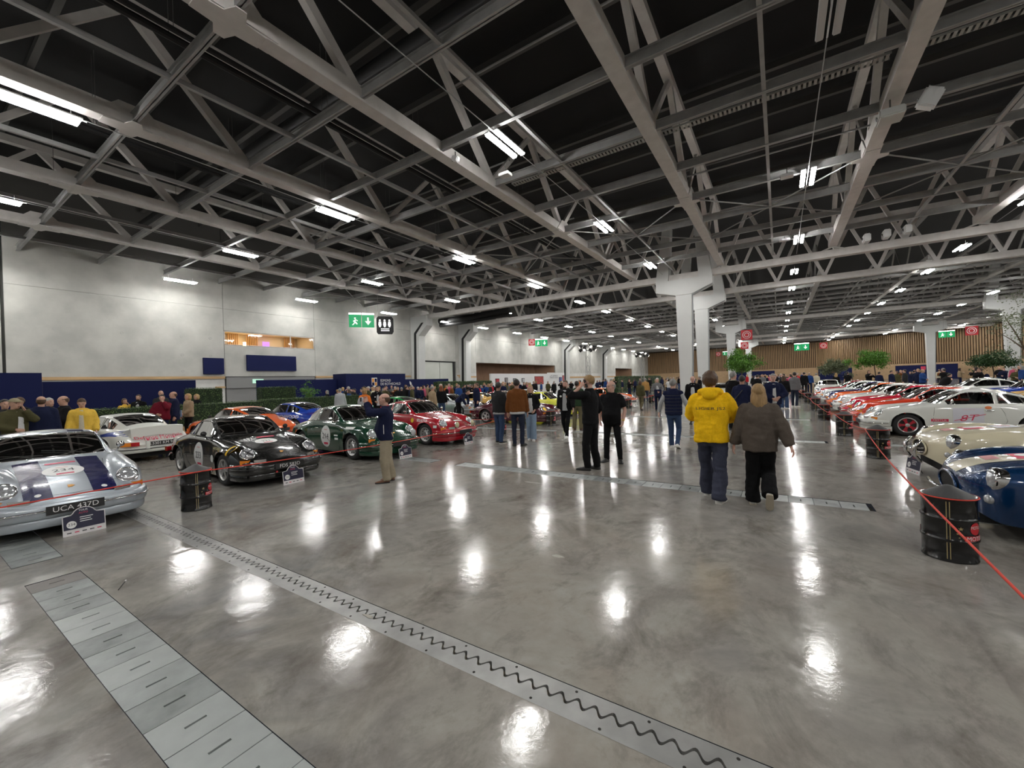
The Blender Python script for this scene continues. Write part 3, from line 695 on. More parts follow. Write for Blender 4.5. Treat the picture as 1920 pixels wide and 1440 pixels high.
def sm_path(ctrl, n=6):
    out = []; P = [Vector((*c, 0)) for c in ctrl]
    for i in range(len(P)-1):
        a, b, c, d = P[max(i-1, 0)], P[i], P[i+1], P[min(i+2, len(P)-1)]
        for k in range(n): u = k/n; out.append((crom(a.x, b.x, c.x, d.x, u), crom(a.y, b.y, c.y, d.y, u)))
    out.append((P[-1].x, P[-1].y)); return out
def align(n):                                  # z axis -> n
    return Vector(n).normalized().to_track_quat('Z', 'Y').to_matrix().to_4x4()
class Shell:                                   # ray projection onto a car body
    def __init__(s, G):
        vs = [p for r in G for p in r]; w_ = len(G[0]); fs = []
        for i in range(len(G)-1):
            for k in range(w_-1): fs.append((i*w_+k, i*w_+k+1, (i+1)*w_+k+1, (i+1)*w_+k))
        c0 = [k for k in range(w_)]; fs.append(tuple(c0)); fs.append(tuple((len(G)-1)*w_+k for k in range(w_)))
        s.t = BVHTree.FromPolygons(vs, fs)
    def hit(s, P, D):
        D = D.normalized(); h = s.t.ray_cast(P-D*.9, D, 1.8)
        if h[0] is None: return None, None
        n = h[1] if h[1].dot(D) < 0 else -h[1]; return h[0], n
SIDES = {'hood': (Vector((0,1,0)), Vector((-1,0,0))), 'right': (Vector((1,0,0)), Vector((0,0,1))), 'left': (Vector((-1,0,0)), Vector((0,0,1))), 'rear': (Vector((0,-1,0)), Vector((0,0,1))), 'front': (Vector((0,1,0)), Vector((0,0,1))), 'lid': (Vector((0,-1,0)), Vector((1,0,0)))}
def project(shell, side, O, vs2, fs, m, name, parent, off=.004, rot=0., tilt=None):
    U, V = SIDES[side]; D = -(U.cross(V)); c, s_ = math.cos(rot), math.sin(rot); out = []; last = None
    for x, y in vs2:
        P = Vector(O)+U*(x*c-y*s_)+V*(x*s_+y*c); h, n_ = shell.hit(P, D)
        q = h+n_*off if h else None
        if q is None: q = (last if last else P)
        last = q; out.append(q)
    b = MB(); b.add(out, fs); o = b.build(name, m, parent, True)
    if shell is CSH and parent.type == 'EMPTY': o.location.z = -LOWER
    return o
def disc2(rx, ry, nr=5, n=28):
    vs = [(0, 0)]; fs = []
    for i in range(1, nr+1):
        for k in range(n): a = 2*PI*k/n; vs.append((rx*i/nr*math.cos(a), ry*i/nr*math.sin(a)))
    for k in range(n): fs.append((0, 1+k, 1+(k+1) % n))
    for i in range(nr-1):
        for k in range(n): a = 1+i*n; fs.append((a+k, a+n+k, a+n+(k+1) % n, a+(k+1) % n))
    return vs, fs
def quad2(x0, x1, y0, y1, nx=8, ny=8, f=None):
    vs = []; fs = []
    for j in range(ny+1):
        for i in range(nx+1):
            u, v = i/nx, j/ny; x, y = x0+(x1-x0)*u, y0+(y1-y0)*v
            vs.append(f(u, v) if f else (x, y))
    for j in range(ny):
        for i in range(nx): a = j*(nx+1)+i; fs.append((a, a+1, a+nx+2, a+nx+1))
    return vs, fs
def text2(s, h, width=None):
    vs, fs = text_geo(s); k = h/.72; sx = k
    if width: sx = width/max(1e-3, max(v.x for v in vs)-min(v.x for v in vs))
    return [(v.x*sx, v.y*k) for v in vs], fs
def roundel(shell, side, O, r, num, parent, m=M_sticker, rx=None, slash=False, rot=0., band=True):
    rx = rx or r; d = project(shell, side, O, *disc2(rx, r), m, 'number_roundel', parent, .004, rot)
    project(shell, side, O, *text2(num, r*.52), M_ink, 'race_number', d, .0065, rot)
    if band:
        U, V = SIDES[side]; P = Vector(O)-V*r*.66; project(shell, side, P, *quad2(-rx*.42, rx*.42, -r*.1, r*.1, 4, 2), M_pink, 'sponsor_band', d, .0062, rot)
        P = Vector(O)+V*r*.62; project(shell, side, P, *quad2(-rx*.3, rx*.3, -r*.05, r*.05, 4, 1), mat('faint_pink', (.72, .45, .45), .5), 'sponsor_line', d, .0062, rot)
    if slash: project(shell, side, O, *quad2(0, 0, 0, 0, 10, 1, lambda u, v: (-rx*.95+1.9*rx*u, r*.5-r*1.0*u+v*r*.05)), M_ink, 'tape_stroke', d, .008, rot)
    return d

def coupe_proto():
    special = [1.38, 1.52, 1.88, 2.49, 2.56, 3.08, 2.72, 3.32]
    ts, G, mid = car_grid(COUPE, special, (.06, 4.05), (.9, 3.15), .345, .13, .305+LOWER)
    sh = Shell(G); root = bpy.data.objects.new('proto_coupe', None); C.objects.link(root)
    a4, a5 = rows_of(4, 5); q6, _ = rows_of(6, 7); W = 2*NH
    glass = {}
    def isglass(i, k):
        t = (ts[i]+ts[i+1])/2; kk = k if k < NH else W-1-k
        if a4 <= kk < a5 and (1.52 < t < 2.49 or 2.56 < t < 3.08): return True
        return kk >= q6 and (1.38 < t < 1.88 or 2.72 < t < 3.32)
    b = MB(); vs = [p for r in G for p in r]; w_ = W+1; fs = []
    for i in range(len(ts)-1):
        for k in range(W):
            if not isglass(i, k): fs.append((i*w_+k, i*w_+k+1, (i+1)*w_+k+1, (i+1)*w_+k))
    fs.append(tuple(range(w_))[::-1]); fs.append(tuple((len(ts)-1)*w_+k for k in range(w_)))
    b.add(vs, fs); me = b.mesh('body', M_body, True); bm = bmesh.new(); bm.from_mesh(me)
    bmesh.ops.delete(bm, geom=[v for v in bm.verts if not v.link_faces], context='VERTS'); bmesh.ops.recalc_face_normals(bm, faces=bm.faces); bm.to_mesh(me); bm.free()
    body = link('body', me, root)
    def pane(t0, t1, r0, r1, name, tr=.008):
        o = link(name, sub_mesh(ts, G, t0, t1, r0, r1, name, M_gl), root); tb = MB(); tb.tube(perim(ts, G, t0, t1, r0, r1), tr, 6, closed=True); tb.build('window_trim', M_trim, o, True); return o
    pane(1.38, 1.88, q6, W-q6, 'windshield', .011); pane(2.72, 3.32, q6, W-q6, 'rear_window')
    for r0, r1 in ((a4, a5), (W-a5, W-a4)): pane(1.52, 2.49, r0, r1, 'door_window'); pane(2.56, 3.08, r0, r1, 'quarter_window')
    # bumpers
    X = lambda t: mid-t
    fp = sm_path([(X(.56), -.765), (X(.34), -.735), (X(.17), -.65), (X(.085), -.46), (X(.045), 0), (X(.085), .46), (X(.17), .65), (X(.34), .735), (X(.56), .765)])
    fp = [(x, y) for x, y in fp]
    bb = rounded([(x, -y) for x, y in fp], .29, .475, .045); bo = bb.build('front_bumper', M_bump, root, True)
    t_ = MB(); t_.tube([(x+.048*1, y*1.06, .395) for x, y in fp], .012, 6); t_.build('bumper_strip', M_trim, bo, True)
    va = rounded([(x-.03, -y*.985) for x, y in fp], .17, .3, .03); va.build('valance', M_bump, root, True)
    rp = sm_path([(X(3.62), .77), (X(3.88), .70), (X(4.05), .5), (X(4.1), 0), (X(4.05), -.5), (X(3.88), -.70), (X(3.62), -.77)])
    rb = rounded([(x, -y) for x, y in rp], .3, .46, .05); ro = rb.build('rear_bumper', M_bump, root, True)
    t_ = MB(); t_.tube([(x-.05, y*1.05, .4) for x, y in rp], .012, 6); t_.build('bumper_strip', M_trim, ro, True)
    # headlights sit on the fender slope
    for s_ in (1, -1):
        n_ = Vector((.80, s_*.10, .60)); h, _ = sh.hit(Vector((X(.34), s_*.572, .66)), -n_)
        Mx = Matrix.Translation(h-n_.normalized()*.03) @ align(n_)
        b = MB(); b.lathe([(.12, -.05), (.127, .012), (.126, .034), (.115, .048), (.106, .042)], 28, Mx, cap=False); ho = b.build('headlight', M_chrome, root, True)
        b = MB(); b.lathe([(.108, .038), (.09, .057), (.05, .07), (0, .074)], 24, Mx, cap=False); b.build('lens', M_lens, ho, True)
        # indicator and horn grille beside it
        h2, n2 = sh.hit(Vector((X(.3), s_*.62, .52)), Vector((-.75, -s_*.66, 0)))
        if h2 is None: h2, n2 = Vector((X(.2), s_*.64, .52)), Vector((.7, s_*.7, 0))
        n2 = Vector((n2.x, n2.y, 0)).normalized(); tg = Vector((-n2.y, n2.x, 0))*s_
        Mi = Matrix.Translation(h2+Vector((0, 0, .0))) @ Matrix(((n2.x, tg.x, 0, 0), (n2.y, tg.y, 0, 0), (0, 0, 1, 0), (0, 0, 0, 1)))
        b = MB(); b.prism([(-.06, -.075), (-.002, -.07), (.004, 0), (-.006, .075), (-.06, .08)], -.036, .036, Mi); b.build('indicator', M_amber, root)
        h3, n3 = sh.hit(Vector((X(.12), s_*.46, .515)), Vector((-.95, -s_*.3, 0)))
        h3 = h3 or Vector((X(.09), s_*.46, .51)); n3 = Vector((.93, s_*.36, 0)).normalized(); tg = Vector((-n3.y, n3.x, 0))
        Mi = Matrix.Translation(Vector((h3.x, h3.y, .515))) @ Matrix(((n3.x, tg.x, 0, 0), (n3.y, tg.y, 0, 0), (0, 0, 1, 0), (0, 0, 0, 1)))
        b = MB()
        for k in range(4): b.cbox(Mi @ Vector((.012, 0, -.03+k*.02)), (.03, .17, .012), math.atan2(n3.y, n3.x))
        b.cbox(Mi @ Vector((.0, 0, 0)), (.03, .19, .08), math.atan2(n3.y, n3.x)); b.build('horn_grille', M_chrome, root)
        # tail lamps
        h4, n4 = sh.hit(Vector((X(3.95), s_*.56, .545)), Vector((.9, -s_*.43, 0)))
        h4 = h4 or Vector((X(3.98), s_*.56, .545)); n4 = Vector((-.86, s_*.5, 0)).normalized()
        ra = math.atan2(n4.y, n4.x)
        b = MB(); h4 = h4+n4*.025; b.cbox(h4, (.05, .36, .1), ra); lo = b.build('tail_lamp', M_redl, root)
        tg = Vector((-n4.y, n4.x, 0)); b = MB(); out = tg if tg.y*s_ > 0 else -tg; b.cbox(h4+out*.08+n4*.012, (.04, .2, .09), ra); b.build('amber_half', M_amber, lo)
    # plate, wipers, mirror, handles, badge
    b = MB(); b.cbox((X(-.01), 0, .395), (.012, .52, .11)); b.build('number_plate', M_plate, root)
    b = MB(); b.cbox((X(4.165), 0, .52), (.012, .5, .11)); b.build('rear_plate', M_plate, root)
    for y0 in (.32, -.12):
        pts = []
        for k in range(5): h, n_ = sh.hit(Vector((X(1.40+.03*k), y0-.11*k, 1.0)), Vector((-.35, 0, -1))); pts.append(h+n_*.018)
        b = MB(); b.tube(pts, .007, 5); b.build('wiper', M_rubber, root)
    h, n_ = sh.hit(Vector((X(.28), 0, .65)), Vector((-.4, 0, -1)))
    b = MB(); b.prism([(0, -.035), (.022, -.012), (.027, .03), (-.027, .03), (-.022, -.012)], 0, .006, Matrix.Translation(h) @ align(n_) @ Matrix.Rotation(PI/2, 4, 'Z')); b.build('hood_badge', M_gold, root)
    for s_, side in ((1, 'left'), (-1, 'right')):
        h, n_ = sh.hit(Vector((X(1.72), s_*.7, .885)), Vector((0, -s_, 0)))
        b = MB(); b.tube([h, h+Vector((0, s_*.03, .07))], .012, 6); b.ball(h+Vector((-.01, s_*.05, .11)), (.028, .055, .05), 12, 8); b.build('wing_mirror', M_trim, root, True)
        h, n_ = sh.hit(Vector((X(2.38), s_*.8, .76)), Vector((0, -s_, 0)))
        b = MB(); b.tube([h+Vector((.075, 0, 0)), h+Vector((.06, s_*.025, 0)), h+Vector((-.06, s_*.025, 0)), h+Vector((-.075, 0, 0))], .011, 6); b.build('door_handle', M_trim, root, True)
        # door shut line
        pts = []
        for t, z in [(1.42, .83), (1.40, .7), (1.38, .5), (1.40, .3), (1.46, .24), (2.0, .24), (2.5, .24), (2.6, .34), (2.66, .5), (2.62, .7), (2.56, .84)]:
            h, n_ = sh.hit(Vector((X(t), s_*.8, z)), Vector((0, -s_, 0)))
            if h: pts.append(h+n_*.0005)
        b = MB(); b.tube(pts, .0035, 4); b.build('door_seam', M_under, root)
    pts = []
    for y, t in [(-.46, 1.18), (-.42, .9), (-.38, .55), (-.35, .3), (-.27, .17), (0, .13), (.27, .17), (.35, .3), (.38, .55), (.42, .9), (.46, 1.18)]:
        h, n_ = sh.hit(Vector((X(t), y, .9)), Vector((0, 0, -1)))
        if h: pts.append(h+n_*.0005)
    b = MB(); b.tube(pts, .0035, 4); b.build('hood_seam', M_under, root)
    # wheels, underbody, cabin
    for ax in (.9, 3.15):
        for s_ in (1, -1):
            o = link('tyre', WH['tyre'], root); o.location = (X(ax), s_*.675, .305); link('rim', WH['fuchs'], o)
    b = MB(); b.box((X(3.95), -.52, .17), (X(.12), .52, .44)); b.box((X(2.6), -.7, .18), (X(1.32), .7, .42)); b.build('underbody', M_under, root)
    b = MB(); b.box((X(3.0), -.62, .35), (X(1.45), .62, .5)); b.cbox((X(1.52), 0, .82), (.2, 1.2, .14)); b.build('dashboard', M_int, root)
    for s_ in (1, -1):
        b = MB(); M = Matrix.Rotation(-.28, 3, 'Y'); b.cbox((X(2.16), s_*.32, .56), (.5, .46, .14)); b.cbox((X(2.42), s_*.32, .82), (.1, .44, .56), M=M); b.cbox((X(2.5), s_*.32, 1.08), (.07, .26, .14), M=M); b.build('seat', M_int, root)
    b = MB(); cpt = Vector((X(1.78), .32, .82)); ax_ = Vector((-.9, 0, .42)).normalized(); u_ = Vector((0, 1, 0)); v_ = ax_.cross(u_)
    b.tube([cpt+(u_*math.cos(a*PI/10)+v_*math.sin(a*PI/10))*.185 for a in range(20)], .013, 6, closed=True); b.tube([cpt-u_*.18, cpt+u_*.18], .01, 5); b.build('steering_wheel', M_int, root)
    b = MB(); b.tube([(X(2.62), -.5, .5), (X(2.6), -.48, 1.08), (X(2.58), -.36, 1.2), (X(2.58), .36, 1.2), (X(2.6), .48, 1.08), (X(2.62), .5, .5)], .02, 8); b.tube([(X(2.6), -.46, 1.12), (X(3.1), .4, .6)], .017, 8); b.build('roll_bar', mat('roll_bar_grey', (.3, .3, .3), .5), root, True)
    return root, sh, mid
CSH = None
CP, CSH, CMID = coupe_proto()
for ch in CP.children:
    if not ch.name.startswith('tyre'): ch.location.z = -LOWER
def gather(o):
    KIDS[o.name] = list(o.children)
    for c in o.children: gather(c)
gather(CP)
KC = (1.0, 1.0, .975)
def coupe(x, y, rz, label, pm, bump=None, trim=None, rims='fuchs', plate=None, rear_plate=None, drop=(), glass=None, group=None, hs=0.):
    r = thing('sports_coupe', label, 'car', (x, y, 0), rz, group); r.scale = (1., 1., KC[2]+hs)
    sw = {M_body.name: pm, M_bump.name: bump or pm, M_trim.name: trim or M_chrome}
    if glass: sw[M_gl.name] = glass
    for ch in KIDS[CP.name]:
        nm = ch.name.split('.')[0]
        if nm in drop: continue
        c = ch.copy(); C.objects.link(c); c.parent = r; reslot(c, sw)
        for g in KIDS[ch.name]:
            d = g.copy(); C.objects.link(d); d.parent = c
            if g.name.split('.')[0] == 'rim': d.data = WH[rims]
            else: reslot(d, sw)
        if nm == 'number_plate' and plate: flat_text(plate, .065, Matrix.Translation((CMID+.0175, 0, .395)) @ Matrix(((0,0,1,0),(1,0,0,0),(0,1,0,0),(0,0,0,1))), M_sticker, 'plate_text', c)
        if nm == 'rear_plate' and rear_plate: flat_text(rear_plate, .07, Matrix.Translation((CMID-4.173, 0, .52)) @ Matrix(((0,0,-1,0),(-1,0,0,0),(0,1,0,0),(0,0,0,1))), M_sticker, 'plate_text', c)
    return r
XT = lambda t: CMID-t
P_ = dict(
 silver=paint('silver', (.47, .52, .57), .4, .33), black=paint('black', (.006, .0065, .006), 0, .2), green=paint('racing_green', (.004, .045, .022), 0, .2), red=paint('red', (.40, .008, .02), 0, .25),
 white=paint('ivory_white', (.72, .73, .68), 0, .3), orange=paint('orange', (.78, .12, .015), 0, .25), blue=paint('royal_blue', (.01, .05, .38), 0, .2), kelly=paint('kelly_green', (.01, .30, .06), 0, .25),
 maroon=paint('maroon', (.07, .004, .012), 0, .2), oranger=paint('orange_red', (.70, .05, .015), 0, .25), crimson=paint('crimson', (.55, .004, .03), 0, .25), navy=paint('navy', (.01, .012, .09), 0, .2),
 yellow=paint('yellow', (.80, .60, .02), 0, .25), lemon=paint('lemon', (.78, .78, .04), 0, .25), gold=paint('gold', (.55, .33, .08), .2, .3), cream=paint('cream', (.70, .64, .46), 0, .25), grey=paint('silver_grey', (.40, .42, .44), .6, .28), cobalt=paint('cobalt_metallic', (.0, .032, .115), .35, .25), offw=paint('light_ivory', (.78, .78, .74), 0, .3))
navy_st = mat('navy_stripe', (.008, .01, .07), .25, coat=1)
BLK = M_rubber
# --- left row, noses to the aisle
c = coupe(-9.62, 1.42, math.radians(-2), 'silver sports coupe with two navy stripes and number 234 on the hood', P_['silver'], plate='UCA 437D', trim=M_chrome)
for s_ in (-1, 1):
    for nm, side, f in (('hood_stripe', 'hood', lambda u, v, s_=s_: (.18+.24*u if s_ > 0 else -.42+.24*u, -.63+1.22*v)),):
        project(CSH, side, (XT(.72), 0, .9), *quad2(0, 0, 0, 0, 6, 24, f), navy_st, nm, c, .003)
    project(CSH, 'hood', (XT(2.3), 0, 1.3), *quad2(s_*.3-.09, s_*.3+.09, -.35, .5, 4, 12), navy_st, 'roof_stripe', c, .003)
roundel(CSH, 'hood', (XT(.78), .0, .9), .20, '234', c, rx=.2)
project(CSH, 'hood', (XT(1.10), -.0, .9), *quad2(-.14, .16, -.022, .03, 6, 2), M_pink, 'event_sticker', c, .0045)
for y in (-.3, .3): project(CSH, 'hood', (XT(.2), y, .7), *disc2(.03, .03, 2, 12), M_sticker, 'hood_pin', c, .006)
c = coupe(-9.78, 4.25, math.radians(-2), 'black sports coupe with number 233 roundels and yellow arc over the headlight', P_['black'], plate='FDS 583D', trim=mat('black_trim', (.03, .03, .03), .25, .5), bump=P_['black'])
roundel(CSH, 'right', (XT(2.02), -.8, .545), .265, '233', c, rx=.235); roundel(CSH, 'hood', (XT(.86), -.02, .9), .15, '233', c, rx=.2)
project(CSH, 'hood', (XT(1.12), .05, .9), *quad2(-.13, .2, -.03, .035, 6, 2), M_pink, 'event_sticker', c, .0045)
ylw = mat('yellow_tape', (.85, .52, .02), .5)
vs, fs = quad2(0, 0, 0, 0, 16, 2, lambda u, v: ((.185+.04*v)*math.cos(math.radians(60+130*u)), (.185+.04*v)*math.sin(math.radians(60+130*u))))
project(CSH, 'right', (XT(.5), -.7, .64), vs, fs, ylw, 'yellow_arc', c, .004)
project(CSH, 'right', (XT(1.12), -.8, .735), *text2('HISTORIKA', .05, .36), mat('pale_yellow', (.75, .7, .4), .5), 'fender_lettering', c, .004)
project(CSH, 'right', (XT(1.34), -.8, .53), *disc2(.065, .075, 2, 18), M_sticker, 'round_sticker', c, .004)
def tape_cross(c, y, w_=.008):
    n_ = Vector((.80, y/abs(y)*.10, .60)).normalized(); p = Vector((XT(.34), y, .66-LOWER))+n_*.045; u = n_.cross(Vector((0,1,0))).normalized(); v = n_.cross(u)
    for a in (PI/4, -PI/4):
        d = (u*math.cos(a)+v*math.sin(a))*.105; b = MB(); b.tube([p-d-n_*.012, p+n_*.014, p+d-n_*.012], w_, 4); b.build('lens_tape', M_ink, c)
tape_cross(c, .572); tape_cross(c, -.572)
b = MB(); b.cbox((XT(.03), -.22, .27), (.02, .03, .07)); b.build('tow_strap', mat('tow_red', (.6, .02, .03), .6), c)
c = coupe(-9.76, 6.97, math.radians(-2), 'dark green sports coupe with number 214 on the door', P_['green'], rims='steel', plate='', hs=.05)
roundel(CSH, 'right', (XT(1.98), -.8, .56), .265, '214', c, rx=.215, slash=True)
for t, z, w_, h_ in ((1.52, .60, .16, .035), (1.5, .52, .15, .05), (.98, .79, .3, .05)): project(CSH, 'right', (XT(t), -.8, z), *quad2(-w_/2, w_/2, -h_/2, h_/2, 4, 2), M_sticker, 'sponsor_sticker', c, .004)
def fog(c, y, t=.06, z=.56, r_=.085, m=M_lens):
    b = MB(); M = Matrix.Translation((XT(t), y, z)) @ align((1, 0, .05)); b.lathe([(.02, -.09), (r_*.8, -.06), (r_, 0), (r_*.98, .015)], 22, M, cap=False); o = b.build('fog_lamp', M_chrome, c, True)
    b = MB(); b.lathe([(r_*.96, .01), (r_*.6, .025), (0, .03)], 22, M, cap=False); b.build('lens', m, o, True); b = MB(); b.tube([(XT(t)-.03, y, z-.08), (XT(t)-.05, y, .46)], .012, 6); b.build('lamp_stalk', M_chrome, o)
fog(c, .42); fog(c, -.42, r_=.09)
c = coupe(-9.78, 9.43, math.radians(-2), 'bright red sports coupe with fog lamps and white hood roundel', P_['red'], rims='steel', hs=.05)
project(CSH, 'hood', (XT(.82), 0, .9), *disc2(.26, .15), M_sticker, 'hood_roundel', c, .004); project(CSH, 'hood', (XT(.8), 0, .9), *text2('2 5 0', .05, .2), mat('faint_pink2', (.7, .5, .5), .5), 'race_number', c, .006)
project(CSH, 'right', (XT(1.02), -.8, .745), *text2('SOLAUTO', .075, .4), M_sticker, 'fender_lettering', c, .004); project(CSH, 'right', (XT(1.42), -.8, .74), *disc2(.065, .065, 2, 14), mat('shell_yellow', (.85, .55, .02), .5), 'yellow_sticker', c, .004)
project(CSH, 'right', (XT(.5), -.75, .58), *quad2(-.06, .06, -.035, .035, 2, 2), M_sticker, 'small_sticker', c, .004); project(CSH, 'hood', (XT(.42), .12, .8), *quad2(-.17, .17, -.035, .035, 6, 2), M_sticker, 'hood_sticker', c, .004)
fog(c, .36, m=mat('yellow_lens', (.8, .75, .5), .2, .3)); fog(c, -.3, m=MATS['yellow_lens'])
c = coupe(-9.7, 15.2, math.radians(0), 'maroon sports coupe with five-spoke wheels behind the group of visitors', P_['maroon'])
for y in (.572, -.572): 
    b = MB(); n_ = Vector((.8, y*.17, .6)).normalized(); M = Matrix.Translation(Vector((XT(.34), y, .66-LOWER))+n_*.05) @ align(n_); b.lathe([(.095, 0), (.05, .02), (0, .022)], 18, M, cap=False); b.build('yellow_lens', mat('yellow_lamp', (.8, .55, .05), .2), c, True)
project(CSH, 'right', (XT(1.1), -.8, .75), *quad2(-.12, .12, -.05, .05, 4, 2), M_sticker, 'sponsor_sticker', c, .004); project(CSH, 'hood', (XT(.8), 0, .9), *disc2(.22, .15), M_sticker, 'hood_roundel', c, .004)
# --- left back row, tails to the aisle
c = coupe(-15.75, 3.8, PI+math.radians(6), 'white coupe with ducktail and red Defense Mondiale lettering on the tail', P_['white'], rear_plate='S.5301 KM 94', trim=M_rubber)
def ducktail(c, pm):
    vs = []; fs = []; n_ = 12
    for i in range(n_+1):
        y = -.56+1.12*i/n_; e = 1-(abs(y)/.56)**4*.25
        h, _ = CSH.hit(Vector((XT(3.42), y, 1)), Vector((0, 0, -1))); h2, _ = CSH.hit(Vector((XT(3.9), y*.98, 1)), Vector((0, 0, -1)))
        vs += [h+Vector((0, 0, .002)), Vector((XT(3.66), y, .90*e+.0*h.z)), Vector((XT(3.93), y*1.02, .845+.13*e)), Vector((XT(3.97), y*1.02, .83+.13*e)), h2+Vector((-.07, 0, -.03))]
    for i in range(n_):
        for k in range(4): fs.append((i*5+k, i*5+k+1, i*5+k+6, i*5+k+5))
    b = MB(); b.add(vs, fs+[(4,3,2,1,0), tuple(n_*5+k for k in range(5))]); b.build('ducktail_spoiler', pm, c, False).location.z = -LOWER
ducktail(c, P_['white'])
project(CSH, 'rear', (XT(4.0), 0, .645), *text2('Defense Mondiale', .075, 1.02), M_pink, 'tail_lettering', c, .05)
bl = mat('blue_flash', (.01, .04, .3), .3, coat=1)
for side, y in (('left', .8), ('right', -.8)): project(CSH, side, (XT(3.35), y, .77), *quad2(0, 0, 0, 0, 20, 4, lambda u, v, s_=(1 if side == 'right' else -1): (s_*(.55-1.1*u), -.06+.12*u*v+.03*math.sin(u*PI)+.02*u+.05*v)), bl, 'blue_flash', c, .004)
for y in (.3, -.3): b = MB(); b.cbox((XT(4.16), y, .46), (.06, .07, .2)); b.build('overrider', P_['white'], c)
project(CSH, 'left', (XT(1.5), .8, .72), *quad2(-.15, .1, -.04, .05, 4, 2), M_pink, 'red_sticker', c, .004)
c = coupe(-15.6, 6.75, PI+math.radians(9), 'orange sports coupe with white hood seen past the black car', P_['orange'], trim=M_rubber)
c = coupe(-16.9, 9.3, PI+math.radians(9), 'royal blue racing coupe with white KENWOOD lettering along its side', P_['blue'], trim=M_rubber)
project(CSH, 'left', (XT(2.75), .8, .745), *text2('KENWOOD', .12, 1.15), M_sticker, 'side_lettering', c, .004); roundel(CSH, 'left', (XT(1.95), .8, .62), .2, '10', c, band=False)
project(CSH, 'left', (XT(2.55), .8, .6), *text2('BBS', .08), M_sticker, 'small_lettering', c, .004); project(CSH, 'left', (XT(2.9), .8, .34), *quad2(-.8, .5, -.1, .06, 12, 2), M_sticker, 'white_sill', c, .004)
ducktail(c, P_['blue'])
coupe(-16.4, 14.3, PI+math.radians(6), 'kelly green coupe parked tail-out behind the red car', P_['kelly'], trim=M_rubber)
coupe(-15.6, 17.6, math.radians(4), 'silver-grey coupe between the green and gold cars', P_['grey'])
coupe(-15.9, 20.0, PI+math.radians(5), 'gold coupe with five-spoke wheels and number panel', P_['gold'], rims='fuchs')
coupe(-15.4, 22.6, 0, 'dark red coupe behind the gold car', P_['crimson'])
coupe(-10.2, 18.9, 0, 'lemon yellow coupe parked just behind the maroon car', P_['lemon'])
coupe(-15.2, 25.8, 0, 'pale silver coupe in front of the white art stand', P_['grey'], rims='steel')
c = coupe(-9.6, 26.0, math.radians(-12), 'orange and white striped rally coupe near the tall T-column', P_['orange'], bump=P_['white'])
for k in range(3): project(CSH, 'hood', (XT(.75), 0, .9), *quad2(-.42+.3*k, -.28+.3*k, -.5, .45, 4, 14), M_sticker, 'hood_stripe', c, .003)
coupe(-3.6, 33.4, math.radians(-85), 'small white coupe standing past the T-column', P_['offw'])
coupe(-.6, 36, math.radians(-80), 'white coupe with black bonnet vents beside the far column', P_['offw'], rims='steel')
coupe(1.2, 47, math.radians(-90), 'pale grey coupe deep in the hall between visitors', P_['grey'])
# --- right row, noses to the aisle
c = coupe(3.9, 15.5, PI+math.radians(1), 'ivory white coupe with red wheel centres and red 8T on the door', P_['white'], rims='red')
tv, tf = text2('8T', .15, .3); project(CSH, 'left', (XT(2.02), .8, .565), [(a+b_*.45, b_) for a, b_ in tv], tf, M_pink, 'race_number', c, .0065, .1); project(CSH, 'left', (XT(2.02), .8, .56), *quad2(0, 0, 0, 0, 10, 1, lambda u, v: (-.26+.55*u, -.07+.17*u+.014*v)), M_pink, 'number_stroke', c, .0065); project(CSH, 'left', (XT(2.02), .8, .6), *quad2(-.28, .26, -.2, .22, 8, 8), mat('lilac_panel', (.66, .66, .72), .4), 'number_panel', c, .0035)
o = project(CSH, 'left', (XT(1.5), .8, .5), *quad2(-.16, .16, -.035, .035, 4, 2), M_pink, 'sponsor_sticker', c, .004); project(CSH, 'left', (XT(1.5), .8, .5), *text2('MOTUL', .04, .26), M_sticker, 'sponsor_lettering', o, .007)
project(CSH, 'left', (XT(1.95), .8, .33), *quad2(-.62, .62, -.045, .04, 12, 2), M_pink, 'side_stripe', c, .004); project(CSH, 'left', (XT(2.36), .8, .83), *disc2(.06, .04, 2, 14), mat('orange_sticker', (.75, .2, .05), .5), 'orange_sticker', c, .004)
project(CSH, 'left', (XT(2.02), .8, .78), *text2('VHA MOTO', .03, .22), mat('faint_pink', (.72, .45, .45), .5), 'small_lettering', c, .006)
coupe(3.92, 18.0, PI, 'orange-red coupe beside the ivory coupe with red wheels', P_['oranger'], rims='steel')
coupe(3.92, 20.3, PI, 'crimson coupe between the orange-red and white coupes', P_['crimson'])
coupe(3.92, 23.1, PI, 'white coupe parked between the crimson and orange coupes', P_['offw'])
coupe(3.85, 25.3, PI, 'orange coupe with black bumper trim beside the navy coupe', P_['orange'], trim=M_rubber)
coupe(3.8, 27.6, PI, 'navy blue coupe with white front bumper', P_['navy'], bump=P_['offw'])
c = coupe(3.8, 30.6, PI, 'white coupe with orange stripes on hood and fender', P_['offw'])
for k in (-1, 1): project(CSH, 'hood', (XT(.75), k*.3, .9), *quad2(-.07, .07, -.5, .45, 4, 14), mat('orange_stripe', (.75, .14, .02), .3), 'hood_stripe', c, .003)
coupe(3.8, 33.2, PI, 'red coupe at the end of the long right-hand row', P_['red'])
coupe(3.0, 38.5, math.radians(-95), 'white coupe facing the aisle at the far end of the rope line', P_['offw'], rims='steel')
